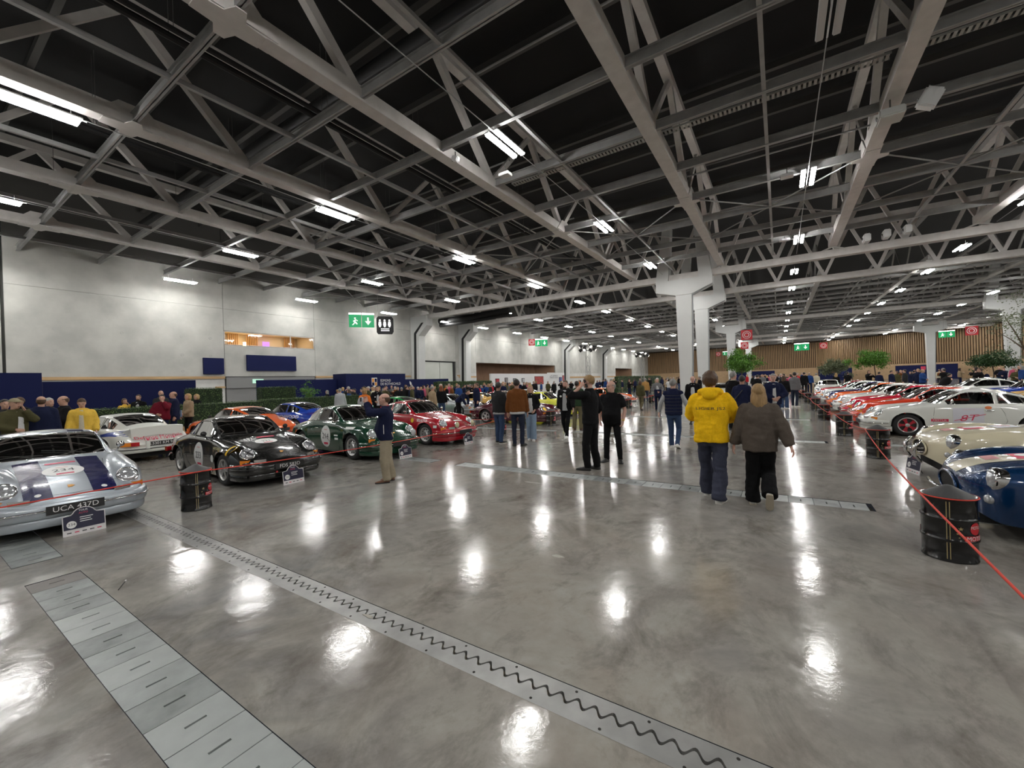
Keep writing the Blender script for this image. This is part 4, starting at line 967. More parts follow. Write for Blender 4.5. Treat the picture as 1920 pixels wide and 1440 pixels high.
# --- right second row behind
for x, y, k, lab in ((9.2, 16.2, 'yellow', 'yellow coupe behind the roof of the ivory 8T coupe'), (9.2, 18.6, 'cream', 'cream coupe with dark glass between yellow and green coupes'), (9.0, 21.1, 'kelly', 'bright green coupe in the second row on the right'), (9.2, 24.2, 'gold', 'gold coupe in the second row past the green one'), (9.2, 27.3, 'blue', 'blue coupe in the second row near the photographer'), (8.4, 30.2, 'offw', 'white coupe with blue marks in the second right-hand row'), (9.2, 33.4, 'black', 'black coupe at the back of the second right-hand row')):
    coupe(x, y, PI+math.radians(2), lab, P_[k], trim=M_rubber)

# --- open roadsters
def roadster(x, y, rz, label, pm, stripe=None, sticker=True, lab2='', nb=''):
    ts, G, mid = ROADG; r = thing('open_roadster', label, 'car', (x, y, 0), rz); r.scale = (.98, .98, .98); X = lambda t: mid-t
    o = link('body', RBODY, r); reslot(o, {M_body.name: pm})
    n_ = Vector((1, 0, .1))
    b = MB(); b.prism([(.33*math.cos(a*PI/14), .115*math.sin(a*PI/14)) for a in range(28)], -.03, .0, Matrix.Translation((X(.03), 0, .475)) @ align((1, 0, .06))); g = b.build('grille_opening', M_under, r)
    b = MB(); b.tube([(X(.018), .335*math.cos(a*PI/16), .475+.12*math.sin(a*PI/16)) for a in range(32)], .014, 6, closed=True); b.build('grille_ring', pm, g, True)
    for s_ in (1, -1):
        Mx = Matrix.Translation((X(.30), s_*.60, .635)) @ align((1, s_*.08, .12))
        b = MB(); b.lathe([(.115, -.06), (.122, .055), (.118, .085), (.104, .095)], 26, Mx, cap=False); h = b.build('headlight', M_chrome, r, True)
        b = MB(); b.lathe([(.106, .088), (.07, .115), (0, .125)], 24, Mx, cap=False); b.build('lens', M_lens, h, True)
        b = MB(); M2 = Matrix.Translation((X(.2), s_*.62, .44)) @ align((1, s_*.3, 0)); b.lathe([(.05, -.02), (.05, .02), (.03, .04), (0, .045)], 16, M2, cap=False); b.build('indicator', M_lens, r, True)
        if nb != 'none':
            b = MB(); b.tube([(X(-.02), s_*.24, .24), (X(-.1), s_*.25, .36), (X(-.1), s_*.26, .5), (X(-.02), s_*.26, .62)], [.018, .03, .03, .016], 8); b.tube([(X(.1), s_*.25, .42), (X(-.09), s_*.25, .42)], .012, 6); b.tube([(X(.1), s_*.25, .48), (X(-.09), s_*.25, .48)], .012, 6); b.build('overrider', M_chrome, r, True)
        for z in (.36, .44): b = MB(); b.tube([(X(.12), s_*.46, z), (X(.3), s_*.66, z)], .011, 6); b.build('quick_lift_bar', M_chrome, r)
    b = MB(); b.tube([(X(-.1), -.25, .45), (X(-.12), 0, .45), (X(-.1), .25, .45)], .016, 8); b.build('nudge_bar', M_chrome, r, True)
    for ax in (.85, 3.0):
        for s_ in (1, -1): t = link('tyre', WH['tyre'], r); t.location = (X(ax), s_*.70, .305); link('rim', WH['gold' if stripe else 'fuchs'], t)
    b = MB(); b.box((X(3.7), -.5, .16), (X(.15), .5, .4)); b.build('underbody', M_under, r)
    for s_ in (1, -1): b = MB(); b.cbox((X(2.05), s_*.28, .5), (.46, .42, .14)); b.cbox((X(2.32), s_*.28, .7), (.1, .42, .46), M=Matrix.Rotation(-.25, 3, 'Y')); b.build('seat', M_int, r)
    b = MB(); b.add([(X(1.55), -.58, .82), (X(1.55), .58, .82), (X(1.72), .52, 1.14), (X(1.72), -.52, 1.14)], [(0,1,2,3)]); w_ = b.build('windshield', M_gl, r); b = MB(); b.tube([(X(1.55), -.6, .8), (X(1.72), -.53, 1.15), (X(1.72), .53, 1.15), (X(1.55), .6, .8)], .014, 6); b.build('windshield_frame', M_chrome, w_)
    if stripe:
        project(RSH, 'hood', (X(.75), 0, .9), *quad2(-.2, .2, -.7, .72, 8, 28), stripe, 'racing_stripe', r, .003)
    if sticker:
        d = project(RSH, 'hood', (X(.62), -.06, .9), *quad2(-.2, .2, -.09, .13, 6, 4), M_pink, 'event_sticker', r, .005); project(RSH, 'hood', (X(.66), -.06, .9), *disc2(.1, .1, 2, 18), M_sticker, 'sticker_disc', d, .007)
        project(RSH, 'hood', (X(.36), -.05, .9), *quad2(-.13, .13, -.05, .06, 4, 3), mat('faint_crimson', (.6, .25, .25), .5), 'small_sticker', d, .0055)
        project(RSH, 'hood', (X(1.0), -.05, .9), *quad2(-.18, .2, -.12, .14, 5, 4), mat('lilac_panel', (.66, .66, .72), .4), 'number_panel', d, .005); project(RSH, 'hood', (X(1.0), -.05, .9), *text2(nb or '7', .13), M_pink, 'race_number', d, .0075)
    return r
ROADG = car_grid(ROADSTER, [1.55, 1.62, 2.4, 2.5], (.04, 3.84), (.85, 3.0), .35, 0); RSH = Shell(ROADG[1])
def _rb():
    ts, G, mid = ROADG; W = 2*NH+1; b = MB(); fs = []
    for i in range(len(ts)-1):
        for k in range(W-1): fs.append((i*W+k, i*W+k+1, (i+1)*W+k+1, (i+1)*W+k))
    fs.append(tuple(range(W))[::-1]); fs.append(tuple((len(ts)-1)*W+k for k in range(W)))
    b.add([p for r in G for p in r], fs); me = b.mesh('body', M_body, True); bm = bmesh.new(); bm.from_mesh(me); bmesh.ops.recalc_face_normals(bm, faces=bm.faces); bm.to_mesh(me); bm.free(); return me
RBODY = _rb()
roadster(3.8, 9.55, PI+math.radians(2), 'cream open roadster with chrome nudge bar beside the blue roadster', P_['cream'], nb='57')
roadster(3.45, 6.6, PI+math.radians(-2), 'metallic blue open roadster with cream racing stripe', P_['cobalt'], stripe=P_['cream'], nb='none')
def wipe(o):
    for c in list(o.children): wipe(c)
    bpy.data.objects.remove(o)
wipe(CP)
# ------------------------------------------------------------------ oil drums, ropes, info boards
def onx(px, py, X):
    d = CF + (px-960)/FPX*CR - (py-720)/FPX*CU; return EYEV+d*(X/d.x)
def at_depth(px, py, t): return EYEV+(CF + (px-960)/FPX*CR - (py-720)/FPX*CU)*t
M_drum = mat('drum_gloss_black', (.004, .004, .0045), .2, coat=.2, bump=.05, bscale=12); M_lid = mat('drum_lid_grey', (.05, .05, .052), .55)
M_red = mat('motul_red', (.55, .02, .03), .4); M_brass = mat('drum_gold_line', (.4, .32, .16), .4, .4)
def star(r1, r2, n=5): return [((r1 if k % 2 == 0 else r2)*math.sin(k*PI/n), (r1 if k % 2 == 0 else r2)*math.cos(k*PI/n)) for k in range(2*n)]
DR = .188
def wrap(vs2, a0, z0, r=DR+.0015): return [(r*math.cos(a0+x/DR), r*math.sin(a0+x/DR), z0+y) for x, y in vs2]
def drum_proto():
    r = bpy.data.objects.new('oil_drum', None); C.objects.link(r)
    prof = [(DR-.012, 0), (DR+.003, .004), (DR+.003, .016), (DR-.002, .022), (DR-.002, .175)]
    for zc in (.195, .385): prof += [(DR, zc-.016), (DR+.008, zc-.006), (DR+.008, zc+.006), (DR, zc+.016), (DR-.002, zc+.02)]
    prof += [(DR-.002, .555), (DR+.004, .562), (DR+.006, .572), (DR+.002, .582), (DR-.006, .58)]
    b = MB(); b.lathe(prof, 40); me = b.mesh('barrel', M_drum); autosmooth(me, 45); link('barrel', me, r)
    b = MB(); b.lathe([(DR-.004, .572), (DR-.006, .576), (.12, .612), (.03, .663), (.0, .672)], 40, cap=False); link('cone_lid', autosmooth(b.mesh('cone_lid', M_lid), 12), r)
    b = MB(); b.tube([((DR+.007)*math.cos(a*PI/20), (DR+.007)*math.sin(a*PI/20), .575) for a in range(40)], .006, 6, closed=True); b.build('rope_loop', mat('rope_red', (.62, .05, .03), .7), r, True)
    for da in (-.055, .055):
        b = MB(); b.add(wrap([(da*DR-.003, -.16), (da*DR+.003, -.16), (da*DR+.003, .36), (da*DR-.003, .36)], 0, .19), [(0,1,2,3)]); b.build('gold_line', M_brass, r)
    for a0 in (1.08, 1.08+PI):
        vs, fs = disc2(.055, .055, 3, 20); b = MB(); b.add(wrap(vs, a0, .315), fs); d = b.build('label_disc', M_red, r)
        vs, fs = text2('MOTUL', .028, .1); b = MB(); b.add(wrap(vs, a0, .325, DR+.003), fs); b.build('label_text', M_sticker, d)
        vs, fs = quad2(-.1, .1, -.024, .024, 10, 2); b = MB(); b.add(wrap(vs, a0, .228, DR+.003), fs); d = b.build('label_band', M_red, r)
        vs, fs = text2('MOTUL', .038, .17); b = MB(); b.add(wrap(vs, a0, .228, DR+.0045), fs); b.build('label_text', M_sticker, d)
        for k, (da, z, s_) in enumerate(((-.125, .315, .02), (-.145, .27, .013), (-.135, .235, .009))):
            st = star(s_, s_*.42); b = MB(); b.add(wrap(st, a0, 0)[:0] or [((DR+.003)*math.cos(a0+(x+da)/DR), (DR+.003)*math.sin(a0+(x+da)/DR), z+y) for x, y in st], [tuple(range(len(st)))]); b.build('gold_star', M_brass, r)
    gather(r); return r
DP = drum_proto()
DRUMS_R = [(1.29, 5.42), (1.63, 10.97), (1.46, 14.5), (1.33, 18.9), (1.35, 23.45), (1.33, 29.1), (1.24, 34.5), (1.1, -1.2)]
DRUMS_L = [(-7.42, 2.58), (-7.75, 11.15), (-7.6, 14.4), (-7.4, 23.7), (-7.4, 28.8), (-7.35, -4.2)]
lr = ['black oil drum with red label beside the blue roadster', 'black oil drum with red label before the cream roadster', 'black oil drum at the nose of the ivory 8T coupe', 'black oil drum at the nose of the crimson coupe', 'black oil drum at the nose of the white coupe', 'black oil drum at the nose of the striped white coupe', 'black oil drum where the right-hand rope ends', 'black oil drum at the start of the right-hand rope']
ll = ['black oil drum between the silver and black coupes', 'black oil drum beside the man in a dark jacket', 'black oil drum at the nose of the maroon coupe', 'black oil drum before the orange striped rally coupe', 'black oil drum past the rally coupe by the T-column', 'black oil drum at the start of the left-hand rope']
for (x, y), lab in list(zip(DRUMS_R, lr))+list(zip(DRUMS_L, ll)):
    rz = math.atan2(-y, -x)+(-.02 if x > 0 else .05); o = thing('oil_drum', lab, 'drum', (x, y, 0), rz, 'oil drums carrying the barrier rope'); kids(DP, o)
wipe(DP)
M_rope = MATS['rope_red']
def rope(a, b, sag, lab, side=1, wz=.575):
    A, B = Vector((*a, wz)), Vector((*b, wz)); d = (B-A).normalized(); nrm = Vector((d.y, -d.x, 0))*side*DR*1.05; A = A+nrm; B = B+nrm; pts = []
    for k in range(17): u = k/16; p = A.lerp(B, u); p.z -= sag*4*u*(1-u); pts.append(p)
    m = MB(); m.tube(pts, .0085, 6); tag(m.build('barrier_rope', M_rope, None, True), lab, 'rope')
seq = [DRUMS_R[7]]+DRUMS_R[:7]
for i, lab in enumerate(('red cord running from the front drum past the blue roadster', 'red cord before the cream roadster', 'red cord crossing before the ivory 8T coupe', 'red cord in front of the orange-red and crimson coupes', 'red cord in front of the white and orange coupes', 'red cord in front of the navy and striped coupes', 'red cord at the far end of the right row')): rope(seq[i], seq[i+1], .06 if i else .02, lab, -1)
rope(DRUMS_L[5], DRUMS_L[0], .03, 'red cord stretched in front of the silver coupe', 1); rope(DRUMS_L[0], DRUMS_L[1], .1, 'red cord stretched past the black, green and red coupes', 1)
rope(DRUMS_L[2], DRUMS_L[3], .08, 'red cord in front of the maroon and yellow coupes', 1); rope(DRUMS_L[3], DRUMS_L[4], .06, 'red cord beside the orange rally coupe', 1); rope(DRUMS_L[1], (-13.4, 11.9), .1, 'red cord leading back behind the red coupe', -1)
def board(x, y, rz, num, lab):
    r = thing('info_board', lab, 'sign', (x, y, 0), rz, 'car info boards'); M = Matrix.Rotation(math.radians(-8), 4, 'Y') @ Matrix(((0,0,1,0),(1,0,0,0),(0,1,0,0),(0,0,0,1)))
    top = [(.195, .0), (.195, .245), (.12, .255)] + [(.105*math.cos(a*PI/10), .25+.085*math.sin(a*PI/10)) for a in range(1, 10)] + [(-.12, .255), (-.195, .245), (-.195, 0)]
    b = MB(); b.prism(top, -.004, .004, M); b.build('board', mat('board_edge', (.7, .68, .68), .5), r)
    ins = [(x_*.955, .075+(y_-.075)*.965) for x_, y_ in top if y_ > .05]; ins = [(.186, .075)]+ins+[(-.186, .075)]
    b = MB(); b.prism(ins, .004, .0055, M); b.build('navy_face', mat('board_navy', (.012, .012, .04), .4), r)
    b = MB(); b.prism([(-.115+.045*math.cos(a*PI/10), .135+.045*math.sin(a*PI/10)) for a in range(20)], .0055, .0065, M); d = b.build('number_disc', M_sticker, r)
    flat_text(num, .032, M @ Matrix.Translation((-.115, .135, .007)), M_ink, 'number', d)
    flat_text('TOUR', .022, M @ Matrix.Translation((-.005, .295, .006)), M_sticker, 'heading', r); flat_text('AUTO', .022, M @ Matrix.Translation((-.005, .262, .006)), M_pink, 'heading', r)
    for k, w_ in enumerate((.12, .1, .11)):
        b = MB(); z = .205-.026*k; b.prism([(-.04, z), (-.04+w_, z), (-.04+w_, z+.009), (-.04, z+.009)], .0055, .0062, M); b.build('print_line', M_sticker, r)
    for k, c_ in enumerate((M_ink, M_pink, M_ink, M_ink, M_pink)):
        b = MB(); b.prism([(-.16+.068*k, .03), (-.12+.068*k, .03), (-.12+.068*k, .042), (-.16+.068*k, .042)], .004, .005, M); b.build('sponsor_mark', c_, r)
    b = MB(); b.tube([(-.03, 0, .2), (-.14, 0, 0.004)], .006, 5); b.build('rear_strut', M_rubber, r)
for (x, y, rz, num, lab) in ((-7.48, 1.4, 0, '234', 'navy rally-plate info board standing before the silver coupe'), (-7.62, 4.18, 0, '233', 'navy rally-plate info board standing before the black coupe'), (-7.6, 6.9, 0, '214', 'navy rally-plate info board standing before the green coupe'), (-7.6, 9.3, 0, '250', 'navy rally-plate info board standing before the red coupe'), (1.84, 9.49, PI+.25, '57', 'navy info board on the floor before the cream roadster')): board(x, y, rz, num, lab)

# ------------------------------------------------------------------ hedges, booths, pictures
M_leaf = mat('box_leaf', (.045, .10, .02), .55, var=.5, scale=3, col2=(.09, .15, .03)); M_leafd = mat('hedge_core', (.012, .025, .008), .9)
def leaves(b, pts_normals, s, rnd, mi=0):
    for p, n_ in pts_normals:
        u = n_.orthogonal().normalized(); q = Matrix.Rotation(rnd.uniform(0, 2*PI), 3, n_); u = q @ u; v = n_.cross(u); t = n_*rnd.uniform(-.3, .5)
        k = s*rnd.uniform(.7, 1.3); a = p+u*k+t*k; c = p-u*k*.2
        b.add([c, p+v*k*.4+t*k*.3, a, p-v*k*.4+t*k*.3], [(0,1,2,3)], mi)
def hedge(x0, x1, y0, y1, h, lab, seed, base=None, dens=420, s=.035):
    r = thing('clipped_hedge', lab, 'hedge', ((x0+x1)/2, (y0+y1)/2, 0), 0); rnd = random.Random(seed); hx, hy = (x1-x0)/2, (y1-y0)/2; z0 = base or 0
    b = MB(); b.box((-hx+.03, -hy+.03, z0), (hx-.03, hy-.03, h-.03)); b.build('core', M_leafd, r); pn = []
    for _ in range(int(dens*2*hy*(h-z0))): pn.append((Vector((hx+rnd.uniform(-.03, .03), rnd.uniform(-hy, hy), rnd.uniform(z0, h))), Vector((1, rnd.uniform(-.6, .6), rnd.uniform(-.3, .7))).normalized()))
    for _ in range(int(dens*2*hx*2*hy)): pn.append((Vector((rnd.uniform(-hx, hx), rnd.uniform(-hy, hy), h+rnd.uniform(-.03, .03))), Vector((rnd.uniform(-.6, .6), rnd.uniform(-.6, .6), 1)).normalized()))
    for _ in range(int(dens*2*hx*(h-z0))): pn.append((Vector((rnd.uniform(-hx, hx), -hy, rnd.uniform(z0, h))), Vector((rnd.uniform(-.5, .5), -1, rnd.uniform(-.3, .6))).normalized()))
    b = MB(); leaves(b, pn, s, rnd); stuff(b.build('foliage', M_leaf, r))
    if base: b = MB(); b.box((-hx-.05, -hy-.05, 0), (hx+.05, hy+.05, base)); b.build('planter', mat('planter_pine', (.5, .36, .2), .6, var=.15, scale=3), r)
hedge(-20.3, -19.7, -4, 9.6, 1.27, 'low clipped hedge in a pine planter behind the white and orange coupes', 1, .42, 330)
hedge(-21.2, -20.6, 9.9, 15.3, 1.3, 'low clipped hedge behind the royal blue coupe', 2, .3, 300)
hedge(-22.6, -22., 7.5, 8.85, 1.93, 'tall square hedge beside the end of the long navy partition', 3, None, 380, .03); hedge(-23.3, -22.7, 10.9, 12.75, 1.9, 'tall square hedge in front of the roller shutter', 4, None, 380, .03)
hedge(-25, -24.5, 26, 34, 2.0, 'hedge strip beyond the crowd near the steel door', 5, None, 150, .06); hedge(-18, -17.5, 52, 75, 2.1, 'long hedge far back behind the visitors', 6, None, 40, .1)
def partition(x, y0, y1, h, lab, m=M_navy, d=.12):
    b = MB(); b.box((x-d, y0, 0), (x, y1, h)); return tag(b.build('partition', m), lab, 'partition')
partition(-22, -6, 3.17, 2.61, 'navy partition wall with a spotlight lamp before it'); partition(-23.5, 3.4, 8.3, 2.33, 'long navy partition below the pine trim'); partition(-27, 12.7, 18.2, 2.38, 'navy partition running from the roller shutter', d=.1)
r = thing('booth', 'navy booth block with white EDMOND DE ROTHSCHILD lettering', 'booth', (-26, 21, 0)); b = MB(); b.box((-1.5, -2.8, 0), (0, 2.8, 2.75)); b.build('booth_wall', M_navy, r)
MX = lambda x, y, z: Matrix.Translation((x, y, z)) @ Matrix(((0,0,1,0),(1,0,0,0),(0,1,0,0),(0,0,0,1)))
flat_text('EDMOND', .2, MX(.01, .75, 2.2), M_sticker, 'lettering', r, 1.0); flat_text('DE ROTHSCHILD', .2, MX(.01, 1.25, 1.93), M_sticker, 'lettering', r, 2.0)
sh_ = thing  # shield emblem
b = MB(); b.prism([(-.25, .35), (-.25, -.2), (0, -.4), (.25, -.2), (.25, .35)], 0, .01, MX(.0, -.32, 2.08)); e = b.build('shield', M_sticker, r)
for k, (a, c_) in enumerate((((-.22, .02), mat('shield_orange', (.7, .3, .04), .5)), ((.02, .02), M_navy), ((-.22, -.25), M_navy), ((.02, -.25), MATS['shield_orange']))):
    b = MB(); b.prism([(a[0], a[1]), (a[0]+.2, a[1]), (a[0]+.2, a[1]+.27 if a[1] > 0 else a[1]+.25), (a[0], a[1]+.27 if a[1] > 0 else a[1]+.25)], .01, .014, MX(.0, -.32, 2.08)); b.build('shield_quarter', c_, e)
p = partition(-27, 24.6, 30.2, 2.3, 'navy partition with a small white feather emblem'); b = MB(); b.prism([(-.1, .25), (.08, .1), (.12, -.25), (0, -.15), (-.12, .05)], 0, .01, MX(-27, 25.3, 1.9)); b.build('feather_emblem', M_sticker, p)
r = thing('art_stand', 'white exhibition stand with AGUTTES lettering and hung pictures', 'booth', (-25, 43, 0)); b = MB(); b.box((-.2, -8.5, 0), (0, 4.5, 2.72)); b.build('stand_wall', M_white, r); b = MB(); b.box((-.4, 4.5, 0), (-.05, 8.9, 2.86)); b.build('stand_wall', M_white, r)
flat_text('AGUTTES', .42, MX(-.03, 5.6, 2.3), mat('grey_letter', (.2, .2, .22), .5), 'lettering', r, 2.5)
for y, z, w_, h_, c_, lab in ((-7.4, 1.85, .7, .7, (.6, .03, .05), 'red picture hung on the white art stand'), (-5.7, 1.9, .6, .75, (.3, .28, .28), 'dark portrait picture hung on the white art stand'), (-4.0, 1.85, .65, .7, (.3, .36, .38), 'grey-green picture hung on the white art stand'), (-2.2, 1.95, .6, .5, (.6, .62, .64), 'pale picture hung on the white art stand'), (1.6, 1.9, 2.2, 1.0, (.55, .08, .07), 'large red picture in a black frame on the white stand'), (7.6, 1.9, .8, .7, (.1, .16, .4), 'blue picture at the end of the white stand'), (8.5, 2.1, .5, .8, (.6, .1, .12), 'narrow red picture at the end of the white stand')):
    q = thing('picture', lab, 'picture', (-25+(-.045 if y > 4.5 else 0), 43+y, z)); b = MB(); b.box((0, -w_/2, -h_/2), (.04, w_/2, h_/2)); b.build('frame', M_black, q); b = MB(); b.box((.04, -w_/2+.05, -h_/2+.05), (.05, w_/2-.05, h_/2-.05)); b.build('canvas', mat('canvas_%d' % int(y*10), c_, .5, var=.5, scale=2), q)
b = MB(); b.box((-31.2, 45, .0), (-31.1, 46.4, 2.4)); o = tag(b.build('wall_poster', mat('poster_wood', (.5, .33, .2), .6)), 'wooden board with a round red emblem in the recess', 'sign'); b = MB(); b.prism([(.5*math.cos(a*PI/12), .5*math.sin(a*PI/12)) for a in range(24)], 0, .01, MX(-31.1, 45.7, 1.7)); b.build('red_emblem', mat('emblem_red', (.5, .04, .05), .5), o)
for x, y, w_, lab in ((-6, 119, 10, 'navy banner with a white square emblem along the oak wall'), (10, 113, 7, 'navy banner with red lettering along the oak wall'), (22, 103, 9, 'navy banner behind the dark tree by the slat wall')):
    b = MB(); rz = 0 if x < 5 else math.atan2(-20.3, 23.8); b.cbox((0, 0, 1.3), (w_, .1, 2.6)); o = b.build('banner', M_navy); o.location = (x, y, 0); o.rotation_euler = (0, 0, rz); tag(o, lab, 'banner')
    b = MB(); b.cbox((-.2, -.07, 2.0), (.7, .04, .6)); b.build('banner_mark', M_sticker if x < 5 else M_pink, o)
# ------------------------------------------------------------------ hanging signs
M_gr = mat('exit_green', (.0, .28, .09), .4, emit=(0, .5, .16), est=.35); M_rd = mat('hall_red', (.5, .02, .03), .45); M_gl2 = mat('sign_white', (.9, .9, .9), .5, emit=(1, 1, 1), est=.6)
def runner(): return [[(-.05, .12), (.05, .12), (.05, .22), (-.05, .22)], [(-.14, -.02), (.02, .1), (.08, .06), (-.04, -.1)], [(-.04, -.1), (.05, -.04), (.16, -.2), (.1, -.24)], [(-.05, -.1), (.02, -.12), (-.12, -.28), (-.2, -.28)], [(.05, .1), (.18, .02), (.16, -.02), (.04, .05)]]
def arrow(): return [[(-.05, .24), (.05, .24), (.05, -.02), (-.05, -.02)], [(-.2, 0), (.2, 0), (0, -.26)]]
def hang(p, kind, w_, lab, seed=0):
    r = thing('hanging_sign', lab, 'sign', p, math.atan2(-p.y, -p.x)); M = Matrix(((0,0,1,0),(1,0,0,0),(0,1,0,0),(0,0,0,1))); k = w_
    if kind == 'exit':
        for s_, ic in ((-1, runner()), (1, arrow())):
            b = MB(); b.cbox((0, s_*k*.53, 0), (.08, k, k*1.1)); q = b.build('green_panel', M_gr, r); b = MB(); b.cbox((.01, s_*k*.53, k*.62), (.1, k, k*.14)); b.build('lamp_strip', mat('sign_strip', (1, 1, 1), .5, emit=(1, 1, 1), est=3), q)
            for pl in ic: b = MB(); b.prism([(x*k*1.3+s_*k*.53, y*k*1.3) for x, y in pl], .042, .05, M); b.build('pictogram', M_gl2, q)
    elif kind == 'red':
        b = MB(); b.cbox((0, 0, 0), (.08, k, k)); q = b.build('red_panel', M_rd, r)
        for r0 in (.36, .2): b = MB(); b.tube([Vector((.045, r0*k*math.cos(a*PI/12), r0*k*math.sin(a*PI/12))) for a in range(24)], .03*k, 5, closed=True); b.build('ring_mark', M_sticker, q)
    else:
        pr = [(-k*.5, -k*.55+.15), (-k*.5+.12, -k*.55), (k*.5-.12, -k*.55), (k*.5, -k*.4), (k*.5, k*.4), (k*.38, k*.55), (-k*.5+.15, k*.55), (-k*.5, k*.42)]
        b = MB(); b.prism(pr, -.05, .05, M); q = b.build('black_panel', M_black, r)
        for x in (-.3, -.02, .26):
            b = MB(); b.prism([(x*k+.06*k*math.cos(a*PI/6), .3*k+.06*k*math.sin(a*PI/6)) for a in range(12)], .05, .056, M); b.prism([(x*k-.07*k, .22*k), (x*k+.07*k, .22*k), (x*k+.09*k, .02*k), (x*k+.04*k, -.12*k), (x*k-.04*k, -.12*k), (x*k-.09*k, .02*k)], .05, .056, M); b.build('pictogram', M_gl2, q)
        for z in (-.25, -.36): b = MB(); b.prism([(-.25*k, z*k), (.25*k, z*k), (.25*k, z*k+.05*k), (-.25*k, z*k+.05*k)], .05, .056, M); b.build('text_line', M_gl2, q)
    for s_ in (-.4, .4): b = MB(); b.tube([(0, s_*k, k*.5), (0, s_*k, ZD+.02-p.z)], .012, 5); b.build('hanger_rod', M_purl, r)
hang(at_depth(678, 602, 34), 'exit', .95, 'pair of green exit signs hanging before the concrete wall'); hang(at_depth(722, 610, 33), 'wc', 1.3, 'black restroom pictogram sign hanging beside the green exit signs')
hang(at_depth(1015, 643, 52), 'exit', .75, 'pair of green exit signs hanging farther along the concrete wall'); hang(at_depth(997, 642, 52), 'red', .8, 'dark red emblem sign hanging beside green exit signs at the concrete wall')
hang(at_depth(1400, 628, 42), 'red', 1.0, 'red emblem sign hanging right of the T-columns'); hang(at_depth(1396, 648, 55), 'red', .9, 'small red emblem sign hanging below and behind the larger red sign')
hang(at_depth(1503, 651, 66), 'exit', .95, 'pair of green exit signs hanging before the oak slat wall'); hang(at_depth(1544, 648, 75), 'red', 1.1, 'red emblem sign hanging beside green exit signs at the oak wall')
hang(at_depth(1775, 627, 60), 'exit', .8, 'green exit signs hanging by the far right T-column'); hang(at_depth(1822, 620, 60), 'red', 1.3, 'maroon emblem sign hanging before the lit oak slats')
hang(at_depth(1347, 664, 60), 'red', .6, 'small red sign just right of the second T-column'); hang(at_depth(1362, 663, 60), 'exit', .45, 'small green exit signs beside the small red sign at the T-column')
b = MB(); b.box((XL-.03, 15.0, 2.28), (XL+.05, 15.75, 2.58)); o = tag(b.build('exit_sign', mat('pale_exit', (.5, .75, .6), .5, emit=(.5, .9, .7), est=.5)), 'pale green exit sign on the roller shutter', 'sign'); b = MB(); b.prism([(-.25, 0), (-.1, .08), (-.1, -.08)], 0, .01, MX(XL+.05, 15.4, 2.43)); b.build('arrow_mark', M_gr, o)
# ------------------------------------------------------------------ trees, lighting towers, rigged devices
def tree(p, h, cw, ch, lab, m, seed, n_=5200, ls=.13, trunk=.07):
    r = thing('potted_tree', lab, 'tree', (p.x, p.y, 0)); rnd = random.Random(seed); b = MB(); zc = h-ch/2
    b.tube([(0, 0, .4), (.08, .03, h*.35), (-.03, .05, h-ch*.8)], [trunk, trunk*.8, trunk*.6], 8); tops = []
    for k in range(7):
        a = k*2*PI/7+rnd.uniform(-.3, .3); e = Vector((math.cos(a)*cw*.33, math.sin(a)*cw*.33, zc+rnd.uniform(-.2, .3)*ch)); b.tube([(-.03, .05, h-ch*.8), e*.5+Vector((0, 0, (h-ch*.8)*.5+.05)), e], [trunk*.55, trunk*.3, trunk*.15], 6); tops.append(e)
    b.build('trunk', mat('bark', (.1, .075, .05), .9, bump=.4), r); pn = []; cl = [Vector((rnd.gauss(0, .22)*cw, rnd.gauss(0, .22)*cw, zc+rnd.gauss(0, .24)*ch)) for _ in range(26)]+tops
    for _ in range(n_):
        c_ = rnd.choice(cl); d = Vector((rnd.gauss(0, 1), rnd.gauss(0, 1), rnd.gauss(0, .7))); q = c_+d*cw*.085
        pn.append((q, Vector((rnd.uniform(-1, 1), rnd.uniform(-1, 1), rnd.uniform(-.2, 1))).normalized()))
    b = MB(); leaves(b, pn, ls, rnd); stuff(b.build('foliage', m, r)); b = MB(); b.lathe([(.28, 0), (.36, .5), (.33, .5), (.3, .42)], 16); b.build('pot', M_rubber, r)
M_lg = mat('fresh_leaf', (.10, .26, .02), .5, var=.4, scale=2); M_ol = mat('olive_leaf', (.16, .19, .10), .6, var=.3, scale=2); M_dg = mat('dark_leaf', (.03, .09, .02), .5, var=.4, scale=2)
tree(at_depth(1390, 700, 40), 4.1, 2.7, 2.3, 'bright green tree standing right of the T-columns', M_lg, 1); tree(at_depth(1640, 700, 46), 3.75, 2.9, 1.5, 'bright green umbrella-shaped tree behind the right-hand row', M_lg, 2)
tree(at_depth(1567, 700, 50), 3.1, 2.6, 1.3, 'grey-green olive tree behind the right-hand row', M_ol, 3); tree(at_depth(1862, 700, 40), 3.1, 3.0, 1.4, 'dark green tree before the lit oak slats', M_dg, 4); tree(at_depth(1925, 690, 27), 6.2, 4.2, 4.2, 'tall grey-green olive tree at the edge of the slat wall', M_ol, 5, 1800, .09, .1)
p = onx(577, 735, -21.6); tree(Vector((p.x, p.y, 0)), 1.95, 1.0, .8, 'small round potted shrub behind the low hedge', M_lg, 6, 900, .05, .04)
